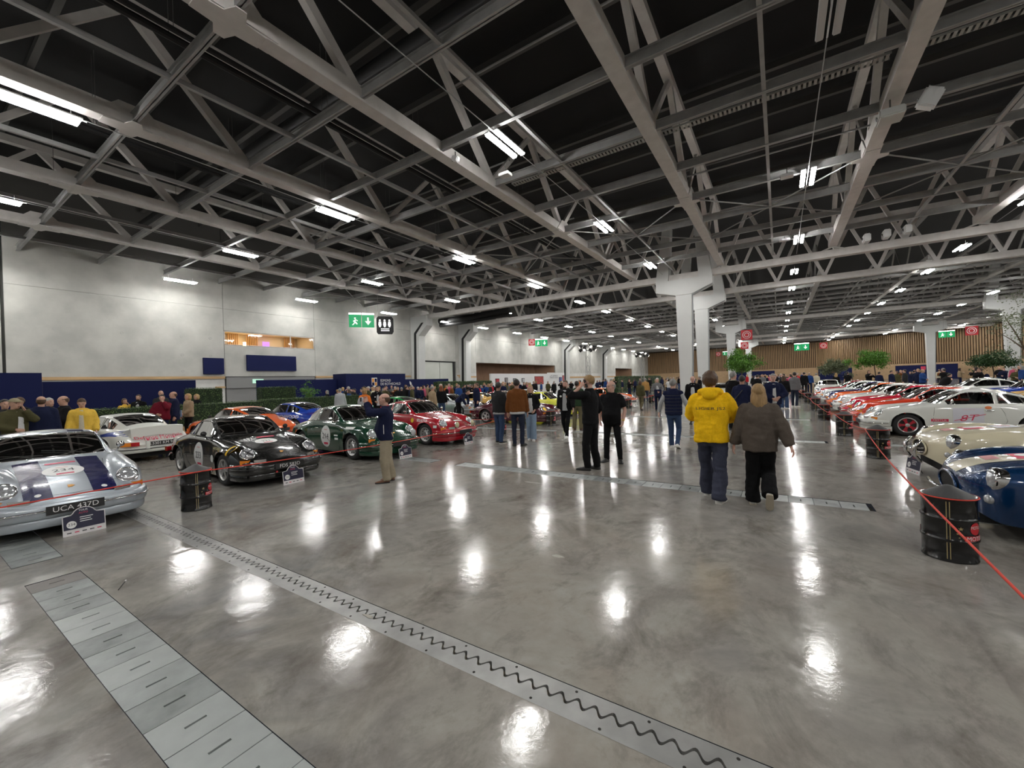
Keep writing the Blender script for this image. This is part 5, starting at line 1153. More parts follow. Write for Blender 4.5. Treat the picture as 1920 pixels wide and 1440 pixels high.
def tower(p, h, lab):
    r = thing('lighting_tower', lab, 'lighting tower', (p.x, p.y, 0))
    for sx in (-1, 1):
        for sy in (-1, 1): b = MB(); b.tube([(sx*.2, sy*.2, 0), (sx*.2, sy*.2, h)], .03, 6); b.build('mast_tube', M_alu, r)
    z = 0; k = 0; b = MB()
    while z < h-.5:
        for a, c_ in (((-.2, -.2), (.2, -.2)), ((.2, -.2), (.2, .2)), ((.2, .2), (-.2, .2)), ((-.2, .2), (-.2, -.2))):
            if k % 2: a, c_ = c_, a
            b.tube([(*a, z), (*c_, z+.5)], .016, 5)
        z += .5; k += 1
    stuff(b.build('lattice', M_alu, r)); b = MB(); b.cbox((0, 0, .05), (1.2, 1.2, .1)); b.build('base_plate', M_black, r); b = MB(); b.tube([(-.95, 0, h+.05), (.95, 0, h+.05)], .04, 6); b.tube([(0, -.95, h+.05), (0, .95, h+.05)], .04, 6); b.build('head_frame', M_black, r)
    for k in range(8):
        a = k*PI/4; c_ = Vector((math.cos(a)*.85, math.sin(a)*.85, h+.1+.35*(k % 2))); n_ = Vector((math.cos(a), math.sin(a), -.7)).normalized(); M = Matrix.Translation(c_) @ align(n_)
        b = MB(); b.lathe([(.08, -.28), (.17, -.18), (.19, .12)], 12, M); q = b.build('spotlight', M_black, r, True); b = MB(); b.lathe([(.165, .125), (0, .126)], 12, M, cap=False); b.build('lens', mat('spot_lens', (1, 1, 1), .3, emit=(1, .95, .85), est=8 if 'second' in lab else 1.2), q)
tower(at_depth(1103, 700, 46), 5.0, 'lattice lighting tower with black spotlights near the art stand'); tower(at_depth(1205, 700, 60), 4.9, 'second lattice lighting tower with glowing spotlights near the oak wall')
def device(name, p, dims, lab, cat, m=M_white, tilt=0., rz=0.):
    r = thing(name, lab, cat, p, rz); b = MB(); b.cbox((0, 0, 0), dims, M=Matrix.Rotation(tilt, 3, 'Y')); me = b.mesh('housing', m); bm = bmesh.new(); bm.from_mesh(me); bmesh.ops.bevel(bm, geom=bm.edges, offset=min(dims)*.15, segments=2, affect='EDGES'); bm.to_mesh(me); bm.free(); link('housing', me, r)
    b = MB(); b.tube([(0, 0, dims[2]*.4), (0, 0, dims[2]*.5+max(.12, 9.25-p[2]-dims[2]*.5))], .02, 6); b.build('bracket', M_dim, r)
    b = MB(); M = Matrix.Translation((-dims[0]*.5, 0, 0)) @ align((-1, 0, -.3)); b.lathe([(min(dims)*.3, 0), (min(dims)*.28, .02), (0, .021)], 14, M, cap=False); b.build('front_port', M_dim, r)
device('loudspeaker', (3.55, 15.5, 9.0), (.42, .3, .5), 'white wedge loudspeaker clamped to the roof truss', 'speaker', tilt=.5); device('projector', (2.72, 15.3, 8.74), (.55, .6, .22), 'pale projector fixed under the roof truss', 'projector', mat('projector_grey', (.55, .56, .54), .5))
device('loudspeaker', (4.1, 29.2, 8.9), (.3, .7, .4), 'left white loudspeaker of the pair below the girder', 'speaker'); device('loudspeaker', (4.9, 29.2, 8.95), (.3, .7, .4), 'right white loudspeaker of the pair below the girder', 'speaker'); device('loudspeaker', (5.7, 29.1, 9.0), (.3, .55, .4), 'single white loudspeaker beside the pair under the girder', 'speaker')
device('security_camera', (-8.6, 10.3, 9.02), (.26, .16, .16), 'white security camera on the truss beside a lit strip light', 'camera', tilt=.4); device('junction_box', (-7.75, 11.9, 8.9), (.4, .3, .1), 'white junction box hanging next to the security camera', 'box'); device('junction_box', (.4, 27.1, 9.05), (.5, .3, .1), 'white junction box hanging over the aisle near the girder', 'box')
device('junction_box', (.4, 18.2, 8.95), (.4, .3, .1), 'white junction box beside the strip light over the aisle', 'box')

p, q = ground(222, 1106, .004), ground(236, 1088, .004); r = thing('floor_stick', 'thin dark stick with a white tip lying on the floor near the cover plates', 'stick', (p.x, p.y, 0)); d = q-p; b = MB(); b.tube([(0, 0, .004), (d.x*.88, d.y*.88, .004)], .004, 6); b.build('shaft', M_rubber, r); b = MB(); b.tube([(d.x*.88, d.y*.88, .005), (d.x, d.y, .005)], .006, 6); b.build('white_tip', M_sticker, r)
# ------------------------------------------------------------------ people
def skin(k): return mat('skin_%d' % k, [(.56, .33, .24), (.48, .27, .19), (.62, .36, .28), (.30, .16, .10)][k], .55, var=.12, scale=30)
M_eye = mat('eye_dark', (.03, .02, .02), .3); M_lip = mat('lip', (.42, .16, .14), .5); M_sole = mat('shoe_sole', (.7, .68, .63), .6)
HAIRC = {'brown': (.09, .045, .02), 'dark': (.02, .014, .01), 'grey': (.30, .29, .27), 'white': (.55, .53, .5), 'blond': (.50, .32, .13), 'fair': (.36, .22, .09), 'red': (.25, .07, .02)}
def hairm(k): return mat('hair_'+k, HAIRC[k], .55, var=.4, scale=25, bump=.5, bscale=60, stretch=(1, 1, .25))
def ring_loft(b, rings, n=16, mi=0):            # rings: (cx, cy, cz, rx, ry) stacked
    vs = []; fs = []
    for cx, cy, cz, rx, ry in rings:
        for k in range(n): a = 2*PI*k/n; vs.append((cx+rx*math.cos(a), cy+ry*math.sin(a), cz))
    for i in range(len(rings)-1):
        for k in range(n): fs.append((i*n+k, i*n+(k+1) % n, (i+1)*n+(k+1) % n, (i+1)*n+k))
    m_ = len(rings); fs += [tuple(range(n-1, -1, -1)), tuple(range((m_-1)*n, m_*n))]; b.add(vs, fs, mi)
def ik(a, c, l1, l2, pole):
    d = c-a; D = min(d.length, (l1+l2)*.999)
    if d.length > D: c = a+d.normalized()*D; d = c-a
    x = (l1*l1-l2*l2+D*D)/(2*D); h = math.sqrt(max(0, l1*l1-x*x)); u = d.normalized(); p = Vector(pole); p = (p-u*p.dot(u))
    p = p.normalized() if p.length > 1e-4 else u.orthogonal(); return a+u*x+p*h, c
def limb(b, pts, rs, n=10):
    out = []; rr = []
    for i in range(len(pts)-1):
        for k in range(4): u = k/4; out.append(pts[i].lerp(pts[i+1], u)); rr.append(rs[i]+(rs[i+1]-rs[i])*u)
    out.append(pts[-1]); rr.append(rs[-1]); b.tube(out, rr, n); b.ball(pts[0], rs[0], 10, 6); 
    for p, r_ in zip(pts[1:-1], rs[1:-1]): b.ball(p, r_*1.0, 10, 6)
def remeshed(b, vox, name, mats, smooth=4, wr=0., ws=9., seed=0):
    me = b.mesh('t', mats); r = evaluated(me, [('REMESH', dict(mode='VOXEL', voxel_size=vox)), ('SMOOTH', dict(factor=.5, iterations=smooth))]); bpy.data.meshes.remove(me)
    r.name = name; r.materials.clear()
    for m in (mats if isinstance(mats, list) else [mats]): r.materials.append(m)
    if wr:
        off = Vector((seed*3.1, seed*1.7, seed*.9)); nr = [v.normal.copy() for v in r.vertices]
        for v, n_ in zip(r.vertices, nr):
            p = v.co; q = Vector((p.x*ws, p.y*ws, p.z*ws*.75))+off; q2 = Vector((p.x*5+p.z*3, p.y*5-p.z*2, p.z*15))+off
            v.co = p+n_*wr*(noise.noise(q)+.9*(.45-abs(noise.noise(q2)))*(.6+.8*noise.noise(q*.35))+.3*noise.noise(q*2.3))
    r.polygons.foreach_set('use_smooth', [True]*len(r.polygons)); r.update(); return r
def head_geo(b, M):
    R = [(-.118, .02, .035, .028), (-.105, .03, .058, .042), (-.08, .018, .078, .053), (-.05, .006, .09, .063), (-.02, -.002, .095, .07), (.02, -.006, .1, .0745), (.055, -.008, .099, .0745), (.085, -.012, .082, .063), (.105, -.014, .055, .043), (.117, -.015, .02, .016)]
    t = MB(); ring_loft(t, [(cx, 0, z, rx, ry) for z, cx, rx, ry in R], 20)
    t.ball((.1, 0, -.012), (.018, .014, .02), 8, 6); t.ball((.094, 0, .012), (.014, .009, .03), 8, 6); t.ball((.082, 0, .034), (.02, .05, .011), 10, 6); t.ball((.082, 0, -.06), (.018, .026, .012), 8, 6); t.ball((.07, 0, -.1), (.024, .026, .016), 8, 6)
    for s_ in (1, -1): t.ball((-.006, s_*.076, -.002), (.02, .011, .032), 8, 6); t.ball((.062, s_*.04, -.022), (.025, .024, .022), 8, 6)
    b.add([M @ Vector(v) for v in t.v], t.f)
def hand_geo(M, s_, curl=.35, thumb=1.):         # M: wrist frame, x along the hand, z = back of the hand, y towards thumb*s_
    t = MB(); t.ball((.045, 0, 0), (.052, .04, .017), 12, 8); t.ball((.005, 0, 0), (.03, .027, .02), 10, 6)
    for k, (y, L_) in enumerate(((.03, .072), (.01, .08), (-.01, .075), (-.029, .06))):
        p = Vector((.083, y*s_, 0)); a = .15; pts = [p-Vector((.02, 0, 0)), p]
        for j in range(3): a += curl*(.7+.3*j); p = p+Vector((math.cos(a), 0, -math.sin(a)))*L_*(.42, .32, .26)[j]; pts.append(p.copy())
        t.tube(pts, [.0095, .0095, .009, .0082, .0065], 8)
    p = Vector((.02, .03*s_, -.006)); q = p+Vector((.03, .028*s_, -.012)); r_ = q+Vector((.03, .006*s_, -.01))
    t.tube([p-Vector((.01, .012*s_, 0)), p, q, r_], [.013, .0125, .0105, .008], 8)
    t.v = [tuple(M @ Vector(v)) for v in t.v]; return t
def frame(o, x, up):
    x = x.normalized(); z = (up-x*up.dot(x)); z = z.normalized() if z.length > 1e-3 else x.orthogonal().normalized(); y = z.cross(x)
    return Matrix(((x.x, y.x, z.x, o.x), (x.y, y.y, z.y, o.y), (x.z, y.z, z.z, o.z), (0, 0, 0, 1)))
def shoe_mesh(M, m, sole, boot=False):
    S_ = [(-.08, .022, .05), (-.07, .036, .085), (-.035, .042, .1), (.02, .043, .085), (.08, .047, .062), (.14, .047, .05), (.18, .037, .04), (.2, .016, .028)]
    b = MB(); vs = []; n = 10; fs = []
    for x, w_, h in S_:
        for y, z in ((-w_, .018), (-w_*1.02, h*.45), (-w_*.8, h*.8), (-w_*.4, h*.98), (0, h), (w_*.4, h*.98), (w_*.8, h*.8), (w_*1.02, h*.45), (w_, .018), (0, .018)): vs.append(M @ Vector((x, y, z)))
    for i in range(len(S_)-1):
        for k in range(n): fs.append((i*n+k, (i+1)*n+k, (i+1)*n+(k+1) % n, i*n+(k+1) % n))
    fs += [tuple(range(n)), tuple(range(len(S_)*n-1, (len(S_)-1)*n-1, -1))]; b.add(vs, fs)
    pl = [(x, -w_*1.06) for x, w_, h in S_]+[(x, w_*1.06) for x, w_, h in S_[::-1]]; b.prism(pl, 0, .022, M, 1)
    me = b.mesh('shoe', [m, sole]); return autosmooth(me, 50)
STAND = dict(feet=((.0, .11, 0, 8), (.02, -.11, 0, -8)), hands=((.06, .27, .80), (.06, -.27, .80)), lean=0., head=(0, 0))
def person(x, y, rz, H, label, top, legs, shoes, hair, sk=0, pose=None, bulk=0., vox=.017, hem=.86, sleeve='long', extra=None, width=1., group=None, cat='person', legw=0., flare=0., proto=False, belly=0., seed=1, sole=None, wr=.012, vest=None):
    P = dict(STAND); P.update(pose or {}); root = thing('person', label, cat, (x, y, 0), rz, group); root.scale = (H/1.765,)*3
    lean = P['lean']; pel = Vector((0, 0, .93+P.get('dz', 0))); L_ = Matrix.Translation(pel) @ Matrix.Rotation(lean, 4, 'Y') @ Matrix.Translation(-Vector((0, 0, .93)))
    sh = [L_ @ Vector((-.008, s_*.166*width, 1.405)) for s_ in (1, -1)]
    if 'shrug' in P: sh = [q+Vector((.03, 0, P['shrug'])) for q in sh]
    hip = [pel+Vector((0, s_*.09, -.05)) for s_ in (1, -1)]
    hy, hp = P['head']; neck = L_ @ Vector((0, 0, 1.48)); hc = L_ @ Vector((.018, 0, 1.645)); HM = Matrix.Translation(hc) @ Matrix.Rotation(math.radians(hy), 4, 'Z') @ Matrix.Rotation(math.radians(hp)+lean*.4, 4, 'Y')
    ank = []; knee = []; FM = []
    for i, (fx, fy, fz, yaw) in enumerate(P['feet']):
        s_ = 1-2*i; pit = P.get('fpitch', (0, 0))[i]
        M = Matrix.Translation((fx, fy, fz)) @ Matrix.Rotation(math.radians(yaw), 4, 'Z') @ Matrix.Translation((.15, 0, 0)) @ Matrix.Rotation(math.radians(pit), 4, 'Y') @ Matrix.Translation((-.15, 0, 0)); FM.append(M)
        a = M @ Vector((-.025, 0, .085)); ll = max(.4, (a-hip[i]).length/2*1.004); k, a = ik(hip[i], a, ll, ll, M.to_3x3() @ Vector((1, s_*.05, 0))); ank.append(a); knee.append(k)
    wr_ = []; el = []
    for i, h in enumerate(P['hands']):
        s_ = 1-2*i
        if h is None: h = (.1, s_*.2, .88)
        pole = P.get('poles', ((-.8, .35, -.5), (-.8, -.35, -.5)))[i]; e, w_ = ik(sh[i], Vector(h), .285, .255, pole); el.append(e); wr_.append(w_)
    sm_ = skin(sk)
    # body: head, neck, trunk and limbs in one skin
    b = MB(); head_geo(b, HM); b.tube([L_ @ Vector((-.01, 0, 1.42)), neck, HM @ Vector((-.015, 0, -.06))], [.065, .058, .056], 12)
    t = MB(); ring_loft(t, [(0, 0, z, rx, ry*width) for z, rx, ry in ((.86, .09, .14), (1.0, .09, .135), (1.2, .095, .145), (1.36, .1, .16), (1.45, .07, .12))]); b.add([L_ @ Vector(v) for v in t.v], t.f)
    for i in (0, 1): limb(b, [sh[i], el[i], wr_[i]], [.05, .041, .03]); limb(b, [hip[i], knee[i], ank[i]], [.08, .052, .036])
    me = remeshed(b, .0115 if vox < .02 else .016, 'body', [sm_, M_eye, M_lip], 2)
    bm = bmesh.new(); bm.from_mesh(me)
    def addto(t, mi):
        m2 = t.mesh('t', sm_) if isinstance(t, MB) else t; n0 = len(bm.faces); bm.from_mesh(m2); bm.faces.ensure_lookup_table()
        for f in bm.faces[n0:]: f.material_index = mi; f.smooth = True
        bpy.data.meshes.remove(m2)
    for i in (0, 1):
        if P['hands'][i] is None: continue
        s_ = 1-2*i; d = (wr_[i]-el[i]); up = Vector(P.get('palms', ((0, 1, .2), (0, -1, .2)))[i]); Mh = frame(wr_[i], d+Vector(P.get('hdir', ((0, 0, 0), (0, 0, 0)))[i]), up)
        hb = hand_geo(Mh, s_*P.get('tside', (1, 1))[i]*(1 if True else 1), P.get('curl', .35)); addto(remeshed(hb, .0055 if vox < .02 else .008, 't', sm_, 1), 0)
    e = MB()
    for s_ in (1, -1): e.ball(HM @ Vector((.0835, s_*.032, .012)), .0095, 8, 6)
    addto(e, 1); e = MB(); e.add([HM @ Vector(v) for v in ((.1, -.022, -.058), (.1, .022, -.058), (.096, .018, -.068), (.096, -.018, -.068), (.104, 0, -.055), (.103, 0, -.069))], [(0, 4, 5, 3), (4, 1, 2, 5)]); addto(e, 2)
    bm.to_mesh(me); bm.free(); link('body', me, root)
    # upper garment
    B_ = bulk; b = MB(); t = MB()
    prof = [(hem, .118, .168), (.93, .122, .172), (1.05, .118, .165), (1.2, .122, .172), (1.31, .123, .18), (1.38, .112, .17), (1.425, .095, .135), (1.462, .078, .098), (1.495, .066, .074), (1.52, .063, .067)]
    prof = [q for q in prof if q[0] > hem+.02 or q[0] == hem]
    ring_loft(t, [(belly*math.exp(-((z-1.05)/.14)**2), 0, z, rx+B_*.8+belly*.6*math.exp(-((z-1.05)/.14)**2), (ry+B_)*(width*.5+.5 if z < 1.25 else width)) for z, rx, ry in prof], 20); b.add([L_ @ Vector(v) for v in t.v], t.f)
    for i in (0, 1):
        b.ball(sh[i]-Vector((0, 0, .012)), .062+B_*.55, 12, 8)
        if sleeve == 'long' or (isinstance(sleeve, tuple) and sleeve[i] == 'long'): limb(b, [sh[i], el[i], wr_[i].lerp(el[i], .04)], [.062+B_*.6, .054+B_*.65, .042+B_*.5], 12)
        elif sleeve == 'pushed' : limb(b, [sh[i], el[i], wr_[i].lerp(el[i], .6)], [.068+B_*.7, .055+B_*.6, .05+B_*.4], 12)
        elif sleeve == 'short': limb(b, [sh[i], sh[i].lerp(el[i], .8)], [.07+B_*.6, .062+B_*.6], 12)
    nm, tm = top; tg = link(nm, remeshed(b, vox, nm, tm, 3, wr, 9, seed), root)
    # trousers
    b = MB(); Pz = pel.z-.93
    ring_loft(b, [(0, 0, z+Pz, rx+legw*.5, ry+legw*.5) for z, rx, ry in ((.78, .085, .145), (.83, .112, .162), (.9, .118, .165), (.98, .108, .155), (1.0, .104, .15))], 18)
    for i in (0, 1):
        dn = (ank[i]-knee[i]).normalized(); limb(b, [hip[i]+Vector((0, 0, -.02)), knee[i], ank[i]+dn*.035], [.088+legw*.35, .068+legw*.8, .055+legw*.8+flare], 12)
    link('trousers', remeshed(b, vox, 'trousers', legs, 3, wr*1.1, 8, seed+5), root)
    for i in (0, 1): link('shoe', shoe_mesh(FM[i], shoes, sole or M_rubber), root)
    # hair
    kind, hk = hair; hm_ = hairm(hk) if hk in HAIRC else hk; b = MB()
    def shell(c, r_, keep, n=28, m=20, wob=.05):
        t = MB(); t.ball((0, 0, 0), 1, n, m); vs = []
        for v in t.v: p = Vector((c[0]+v[0]*r_[0], c[1]+v[1]*r_[1], c[2]+v[2]*r_[2])); k = 1+wob*noise.noise(Vector(v)*4+Vector((seed, 0, 0)))+wob*.5*noise.noise(Vector(v)*9); vs.append(Vector(c)+(p-Vector(c))*k)
        fs = [f for f in t.f if all(keep(vs[i]) for i in f)]; b.add([HM @ v for v in vs], fs)
    if kind in ('short', 'curly', 'long', 'bob'):
        k = {'short': 1.0, 'curly': 1.16, 'long': 1.05, 'bob': 1.08}[kind]
        shell((-.014, 0, .024), (.111*k, .086*k, .107*k), lambda v: v.z > .002+.72*v.x+(-.03 if kind == 'curly' else 0), wob=.16 if kind == 'curly' else .05)
    if kind == 'long': shell((-.04, 0, -.12), (.085, .105, .235), lambda v: v.x < .045 and v.z < .1, wob=.12)
    if kind == 'bob': shell((-.03, 0, -.03), (.092, .1, .13), lambda v: v.x < .03 and v.z < .1, wob=.1)
    if kind == 'bald': shell((-.014, 0, .01), (.107, .08, .1), lambda v: -.085 < v.z < .045 and v.x < .035 and v.z > -.02+.95*v.x, wob=.02)
    if kind == 'cap': 
        shell((-.008, 0, .03), (.113, .088, .1), lambda v: v.z > .03, wob=.0); t = MB(); t.prism([(.07, -.07), (.16, -.05), (.18, 0), (.16, .05), (.07, .07)], .035, .045); b.add([HM @ Vector(v) for v in t.v], t.f)
    hn = {'cap': 'cap'}.get(kind, 'hair'); ho = b.build(hn, hm_, root, True)
    if extra: extra(root, dict(L=L_, HM=HM, sh=sh, el=el, wr=wr_, P=P, bulk=B_))
    KIDS[root.name] = list(root.children)
    for ch in root.children: KIDS[ch.name] = list(ch.children)
    return root
def front_panel(mt, name='shirt_front', w_=.075, z0=.9, z1=1.47, off=.0, open_=True):
    def f(root, I):
        vs = []; fs = []; n = 8; m = 16; B_ = I['bulk']
        for j in range(m+1):
            u = j/m; z = z0+(z1-z0)*u; rx = .123+B_*.8 if z < 1.32 else .123+B_*.8-(z-1.32)*.36; ww = w_*(.55+.45*(1-u) if open_ else 1)
            for i in range(n+1):
                a = (i/n-.5)*2*ww/.13; vs.append(I['L'] @ Vector((rx*math.cos(a)+.008+off, .15*math.sin(a), z)))
        for j in range(m):
            for i in range(n): q = j*(n+1)+i; fs.append((q, q+1, q+n+2, q+n+1))
        b = MB(); b.add(vs, fs); b.build(name, mt, root, True)
    return f
def both(*fs):
    def f(r, I):
        for q in fs: q(r, I)
    return f
def phone(i, off=(0, 0, 0), tilt=None):
    def f(root, I):
        d = (I['wr'][i]-I['el'][i]).normalized(); p = I['wr'][i]+d*.09+Vector(off); r = thing('phone', '', '') if False else None
        b = MB(); b.cbox(p, (.012, .075, .15), M=tilt or Matrix.Identity(3)); b.build('phone', M_rubber, root)
    return f
BT = {k: cloth(k, v) for k, v in dict(navy=(.012, .016, .045), black=(.008, .008, .009), charcoal=(.03, .031, .033), brown=(.16, .058, .016), yellow=(.95, .56, .012), taupe=(.10, .082, .068), khaki=(.34, .29, .21), jeans=(.045, .075, .15), darkjeans=(.022, .028, .05), slate=(.05, .055, .085), lightjeans=(.28, .38, .52), olive=(.075, .07, .032), olivet=(.16, .14, .08), white=(.62, .62, .62), lightgrey=(.42, .43, .44), grey=(.16, .16, .165), maroon=(.13, .008, .018), beige=(.36, .27, .17), orange=(.72, .18, .03), red=(.5, .02, .03), mustard=(.80, .52, .08), green=(.03, .06, .03), blue=(.02, .06, .2), pink=(.6, .12, .2), cream=(.62, .56, .42), tan=(.42, .24, .08)).items()}
SH = {k: mat('shoe_'+k, v, .45) for k, v in dict(black=(.012, .012, .012), brown=(.13, .05, .02), white=(.72, .72, .7)).items()}
def gpt(px, py): p = ground(px, py); return p.x, p.y
def dpt(px, d): p = at_depth(px, 720, d); return p.x, p.y
def fac(x, y, rel): return math.atan2(-y, -x)+math.radians(rel)     # rel 0: facing the camera, 180: back to it, +90: turned to the picture's right side

# --- 1: man photographing the green coupe
def cam_phone(root, I):
    b = MB(); c_ = (I['wr'][0]+I['wr'][1])/2; b.cbox(c_+Vector((.10, 0, .06)), (.012, .16, .08)); b.build('phone', M_rubber, root)
def collar(mt, r_=.07, z=1.5):
    def f(root, I):
        b = MB(); b.tube([I['L'] @ Vector((.012+r_*math.cos(a*PI/9), r_*1.05*math.sin(a*PI/9), z+.012*math.cos(a*PI/9)*-1)) for a in range(18)], .017, 8, closed=True); b.build('collar', mt, root, True)
    return f
def zipper(root, I):
    b = MB(); b.tube([I['L'] @ Vector((.02, .2+I['bulk'], z)) for z in (.98, 1.08, 1.16)], .006, 5); b.build('pocket_zip', M_sticker, root)
x, y = gpt(727, 903)
person(x, y, fac(x, y, -96), 1.62, 'balding man in navy jacket and khaki trousers photographing the green coupe', ('jacket', BT['navy']), BT['khaki'], SH['brown'], ('bald', 'brown'), 2, dict(hands=((.36, .05, 1.60), (.36, -.06, 1.60)), poles=((-.1, .5, -1), (-.1, -.5, -1)), palms=((.3, .8, .5), (.3, -.8, .5)), hdir=((.0, -.1, .25), (.0, .1, .25)), feet=((.03, .1, 0, 6), (-.05, -.1, 0, -6))), bulk=.032, extra=both(cam_phone, collar(BT['red']), zipper), belly=.05, legw=.032, hem=.84, vox=.016, seed=2, wr=.014)
# --- 2, 3: couple walking down the aisle
def hoodie(root, I):
    L_ = I['L']; b = MB()
    for j in range(9):
        a = -PI*.62+PI*1.24*j/8; b.ball(L_ @ Vector((-.035-.085*math.cos(a), .115*math.sin(a), 1.5+.012*math.cos(a))), (.058, .055, .05), 10, 8)
    b.ball(L_ @ Vector((-.135, 0, 1.46)), (.06, .10, .075), 12, 8); link('hood', remeshed(b, .014, 'hood', BT['yellow'], 4, .008, 11, 4), root)
    vs, fs = text_geo('LIGIER JS2'); ww = max(v.x for v in vs)-min(v.x for v in vs); k = .36/ww; out = []
    top = [c for c in root.children if c.name.startswith('sweatshirt')][0]; bv = BVHTree.FromPolygons([v.co for v in top.data.vertices], [p.vertices for p in top.data.polygons])
    for v in vs:
        h = bv.ray_cast(L_ @ Vector((-.5, -v.x*k, 1.27+v.y*.05)), Vector((1, 0, 0)), 1.); p = h[0] if h[0] else L_ @ Vector((-.19, -v.x*k, 1.27+v.y*.05)); out.append(p+Vector((-.003, 0, 0)))
    b = MB(); b.add(out, fs); b.build('back_lettering', M_ink, root)
x, y = gpt(1338, 940)
person(x, y, fac(x, y, 176), 1.80, 'young man in yellow hooded sweatshirt with LIGIER JS2 on the back', ('sweatshirt', BT['yellow']), BT['slate'], SH['white'], ('curly', 'brown'), 2, dict(feet=((.32, .1, 0, 0), (-.05, -.08, 0, -14)), fpitch=(0, 0), hands=((.3, .1, 1.12), (.28, -.13, 1.1)), poles=((-.5, 1, -.3), (-.5, -1, -.3)), head=(-6, 4), lean=.02), bulk=.045, extra=hoodie, hem=.82, legw=.022, flare=.02, vox=.015, seed=3, sole=M_sole, width=1.04, wr=.02)
x, y = gpt(1428, 952)
person(x, y, fac(x, y, 183), 1.62, 'woman with long fair hair in taupe sweater and black trousers walking away', ('sweater', BT['taupe']), BT['black'], SH['white'], ('long', 'fair'), 2, dict(feet=((.18, .1, 0, 0), (-.30, -.09, .05, 0)), fpitch=(0, 62), hands=((.06, .33, .86), (-.1, -.38, .86)), poles=((-1, .6, 0), (-1, -.6, 0)), head=(3, 6)), bulk=.055, hem=.82, legw=.03, flare=.02, vox=.015, seed=4, sole=mat('tan_sole', (.5, .44, .34), .7), width=1.0, wr=.014)
# --- 4, 5: two men in black
x, y = gpt(1110, 881)
person(x, y, fac(x, y, -118), 1.84, 'fair-haired man in black sweater holding a phone to his ear', ('sweater', BT['black']), BT['black'], SH['black'], ('short', 'fair'), 2, dict(feet=((.06, .1, 0, 10), (-.04, -.1, 0, -8)), hands=((.1, .165, 1.555), (.1, -.25, .95)), poles=((.75, .5, -.8), (-.8, -.3, -.4)), palms=((.2, 1, .1), (0, -1, .2)), hdir=((-.15, -.1, .28), (0, 0, 0)), curl=.5, head=(12, 0)), bulk=.022, sleeve='pushed', extra=both(phone(0, (-.02, -.03, .0), Matrix.Rotation(.3, 3, 'Y')), collar(BT['black'], .066, 1.5)), hem=.85, legw=.012, vox=.016, seed=5)
x, y = gpt(1150, 866)
def bracelet(root, I):
    b = MB(); d = (I['wr'][0]-I['el'][0]).normalized(); M = Matrix.Translation(I['wr'][0]-d*.02) @ align(d); b.lathe([(.037, -.012), (.04, 0), (.037, .012)], 14, M, cap=False); b.build('wristband', mat('gold_band', (.7, .5, .1), .4), root)
person(x, y, fac(x, y, -12), 1.71, 'bald man in black polo shirt with hands in his pockets', ('polo_shirt', BT['black']), BT['black'], SH['black'], ('bald', 'grey'), 2, dict(feet=((.03, .16, 0, 16), (.0, -.15, 0, -18)), hands=((.07, .25, .9), (.07, -.25, .9)), poles=((-.6, 1, 0), (-.6, -1, 0)), head=(-38, 4), curl=.6), bulk=.03, sleeve='short', belly=.07, hem=.83, width=1.05, vox=.016, seed=6, extra=bracelet)
# --- 6: man in quilted vest
def sleeves(mt):
    def f(root, I):
        for i in (0, 1):
            b = MB(); limb(b, [I['sh'][i].lerp(I['el'][i], .1), I['el'][i], I['wr'][i].lerp(I['el'][i], .04)], [.07, .06, .048], 12); link('sleeve', remeshed(b, .016, 'sleeve', mt, 3, .006, 10, i), root)
    return f
def quilt(root, I):
    for z in (.95, 1.03, 1.11, 1.19, 1.27, 1.35):
        b = MB(); top = [c for c in root.children if c.name.startswith('vest')][0]; bv = BVHTree.FromPolygons([v.co for v in top.data.vertices], [p.vertices for p in top.data.polygons]); pts = []
        for k in range(25):
            a = PI*.5+PI*k/24; o = I['L'] @ Vector((0, 0, z)); d = Vector((math.cos(a), math.sin(a), 0)); h = bv.ray_cast(o+d*.5, -d, .5)
            if h[0]: pts.append(h[0]-d*.001)
        if len(pts) > 5: b.tube(pts, .006, 5); b.build('quilt_seam', M_ink, root)
x, y = gpt(1265, 841)
person(x, y, fac(x, y, 172), 1.71, 'grey-haired man in navy quilted vest and blue jeans walking away', ('vest', BT['navy']), BT['jeans'], SH['white'], ('short', 'grey'), 2, dict(feet=((.16, .08, 0, 0), (-.1, -.08, .0, -4)), fpitch=(0, 20), hands=((.06, .36, .92), (.08, -.36, .92)), poles=((-1, .8, 0), (-1, -.8, 0))), bulk=.04, sleeve='none', extra=both(sleeves(BT['lightgrey']), quilt), hem=.86, belly=.03, vox=.016, seed=7, sole=M_sole)
# --- 7-11: the group before the maroon coupe
def undershirt(mt, z=.83):
    def f(root, I):
        b = MB(); ring_loft(b, [(0, 0, q, .126+I['bulk']*.6, .172+I['bulk']*.7) for q in (z, z+.03, z+.06)], 20); b.build('shirt_hem', mt, root, True)
    return f
x, y = gpt(972, 836)
person(x, y, fac(x, y, 178), 1.83, 'dark-haired man in brown suede jacket seen from behind', ('jacket', BT['brown']), BT['darkjeans'], SH['black'], ('short', 'dark'), 1, dict(feet=((.0, .1, 0, 8), (-.02, -.12, 0, -28)), hands=((.1, .27, .86), (.1, -.27, .86))), bulk=.04, hem=.9, extra=undershirt(BT['white'], .85), vox=.016, seed=8, width=1.05)
x, y = gpt(937, 831)
person(x, y, fac(x, y, 140), 1.77, 'black-haired man in charcoal jacket and jeans beside the suede jacket man', ('jacket', BT['charcoal']), BT['jeans'], SH['black'], ('short', 'dark'), 1, dict(feet=((.05, .1, 0, 8), (-.03, -.1, 0, -8)), hands=((.14, .24, .88), (.12, -.26, .85)), head=(25, 0)), bulk=.03, hem=.88, extra=undershirt(BT['lightgrey'], .84), seed=9, sole=M_sole)
x, y = gpt(997, 826)
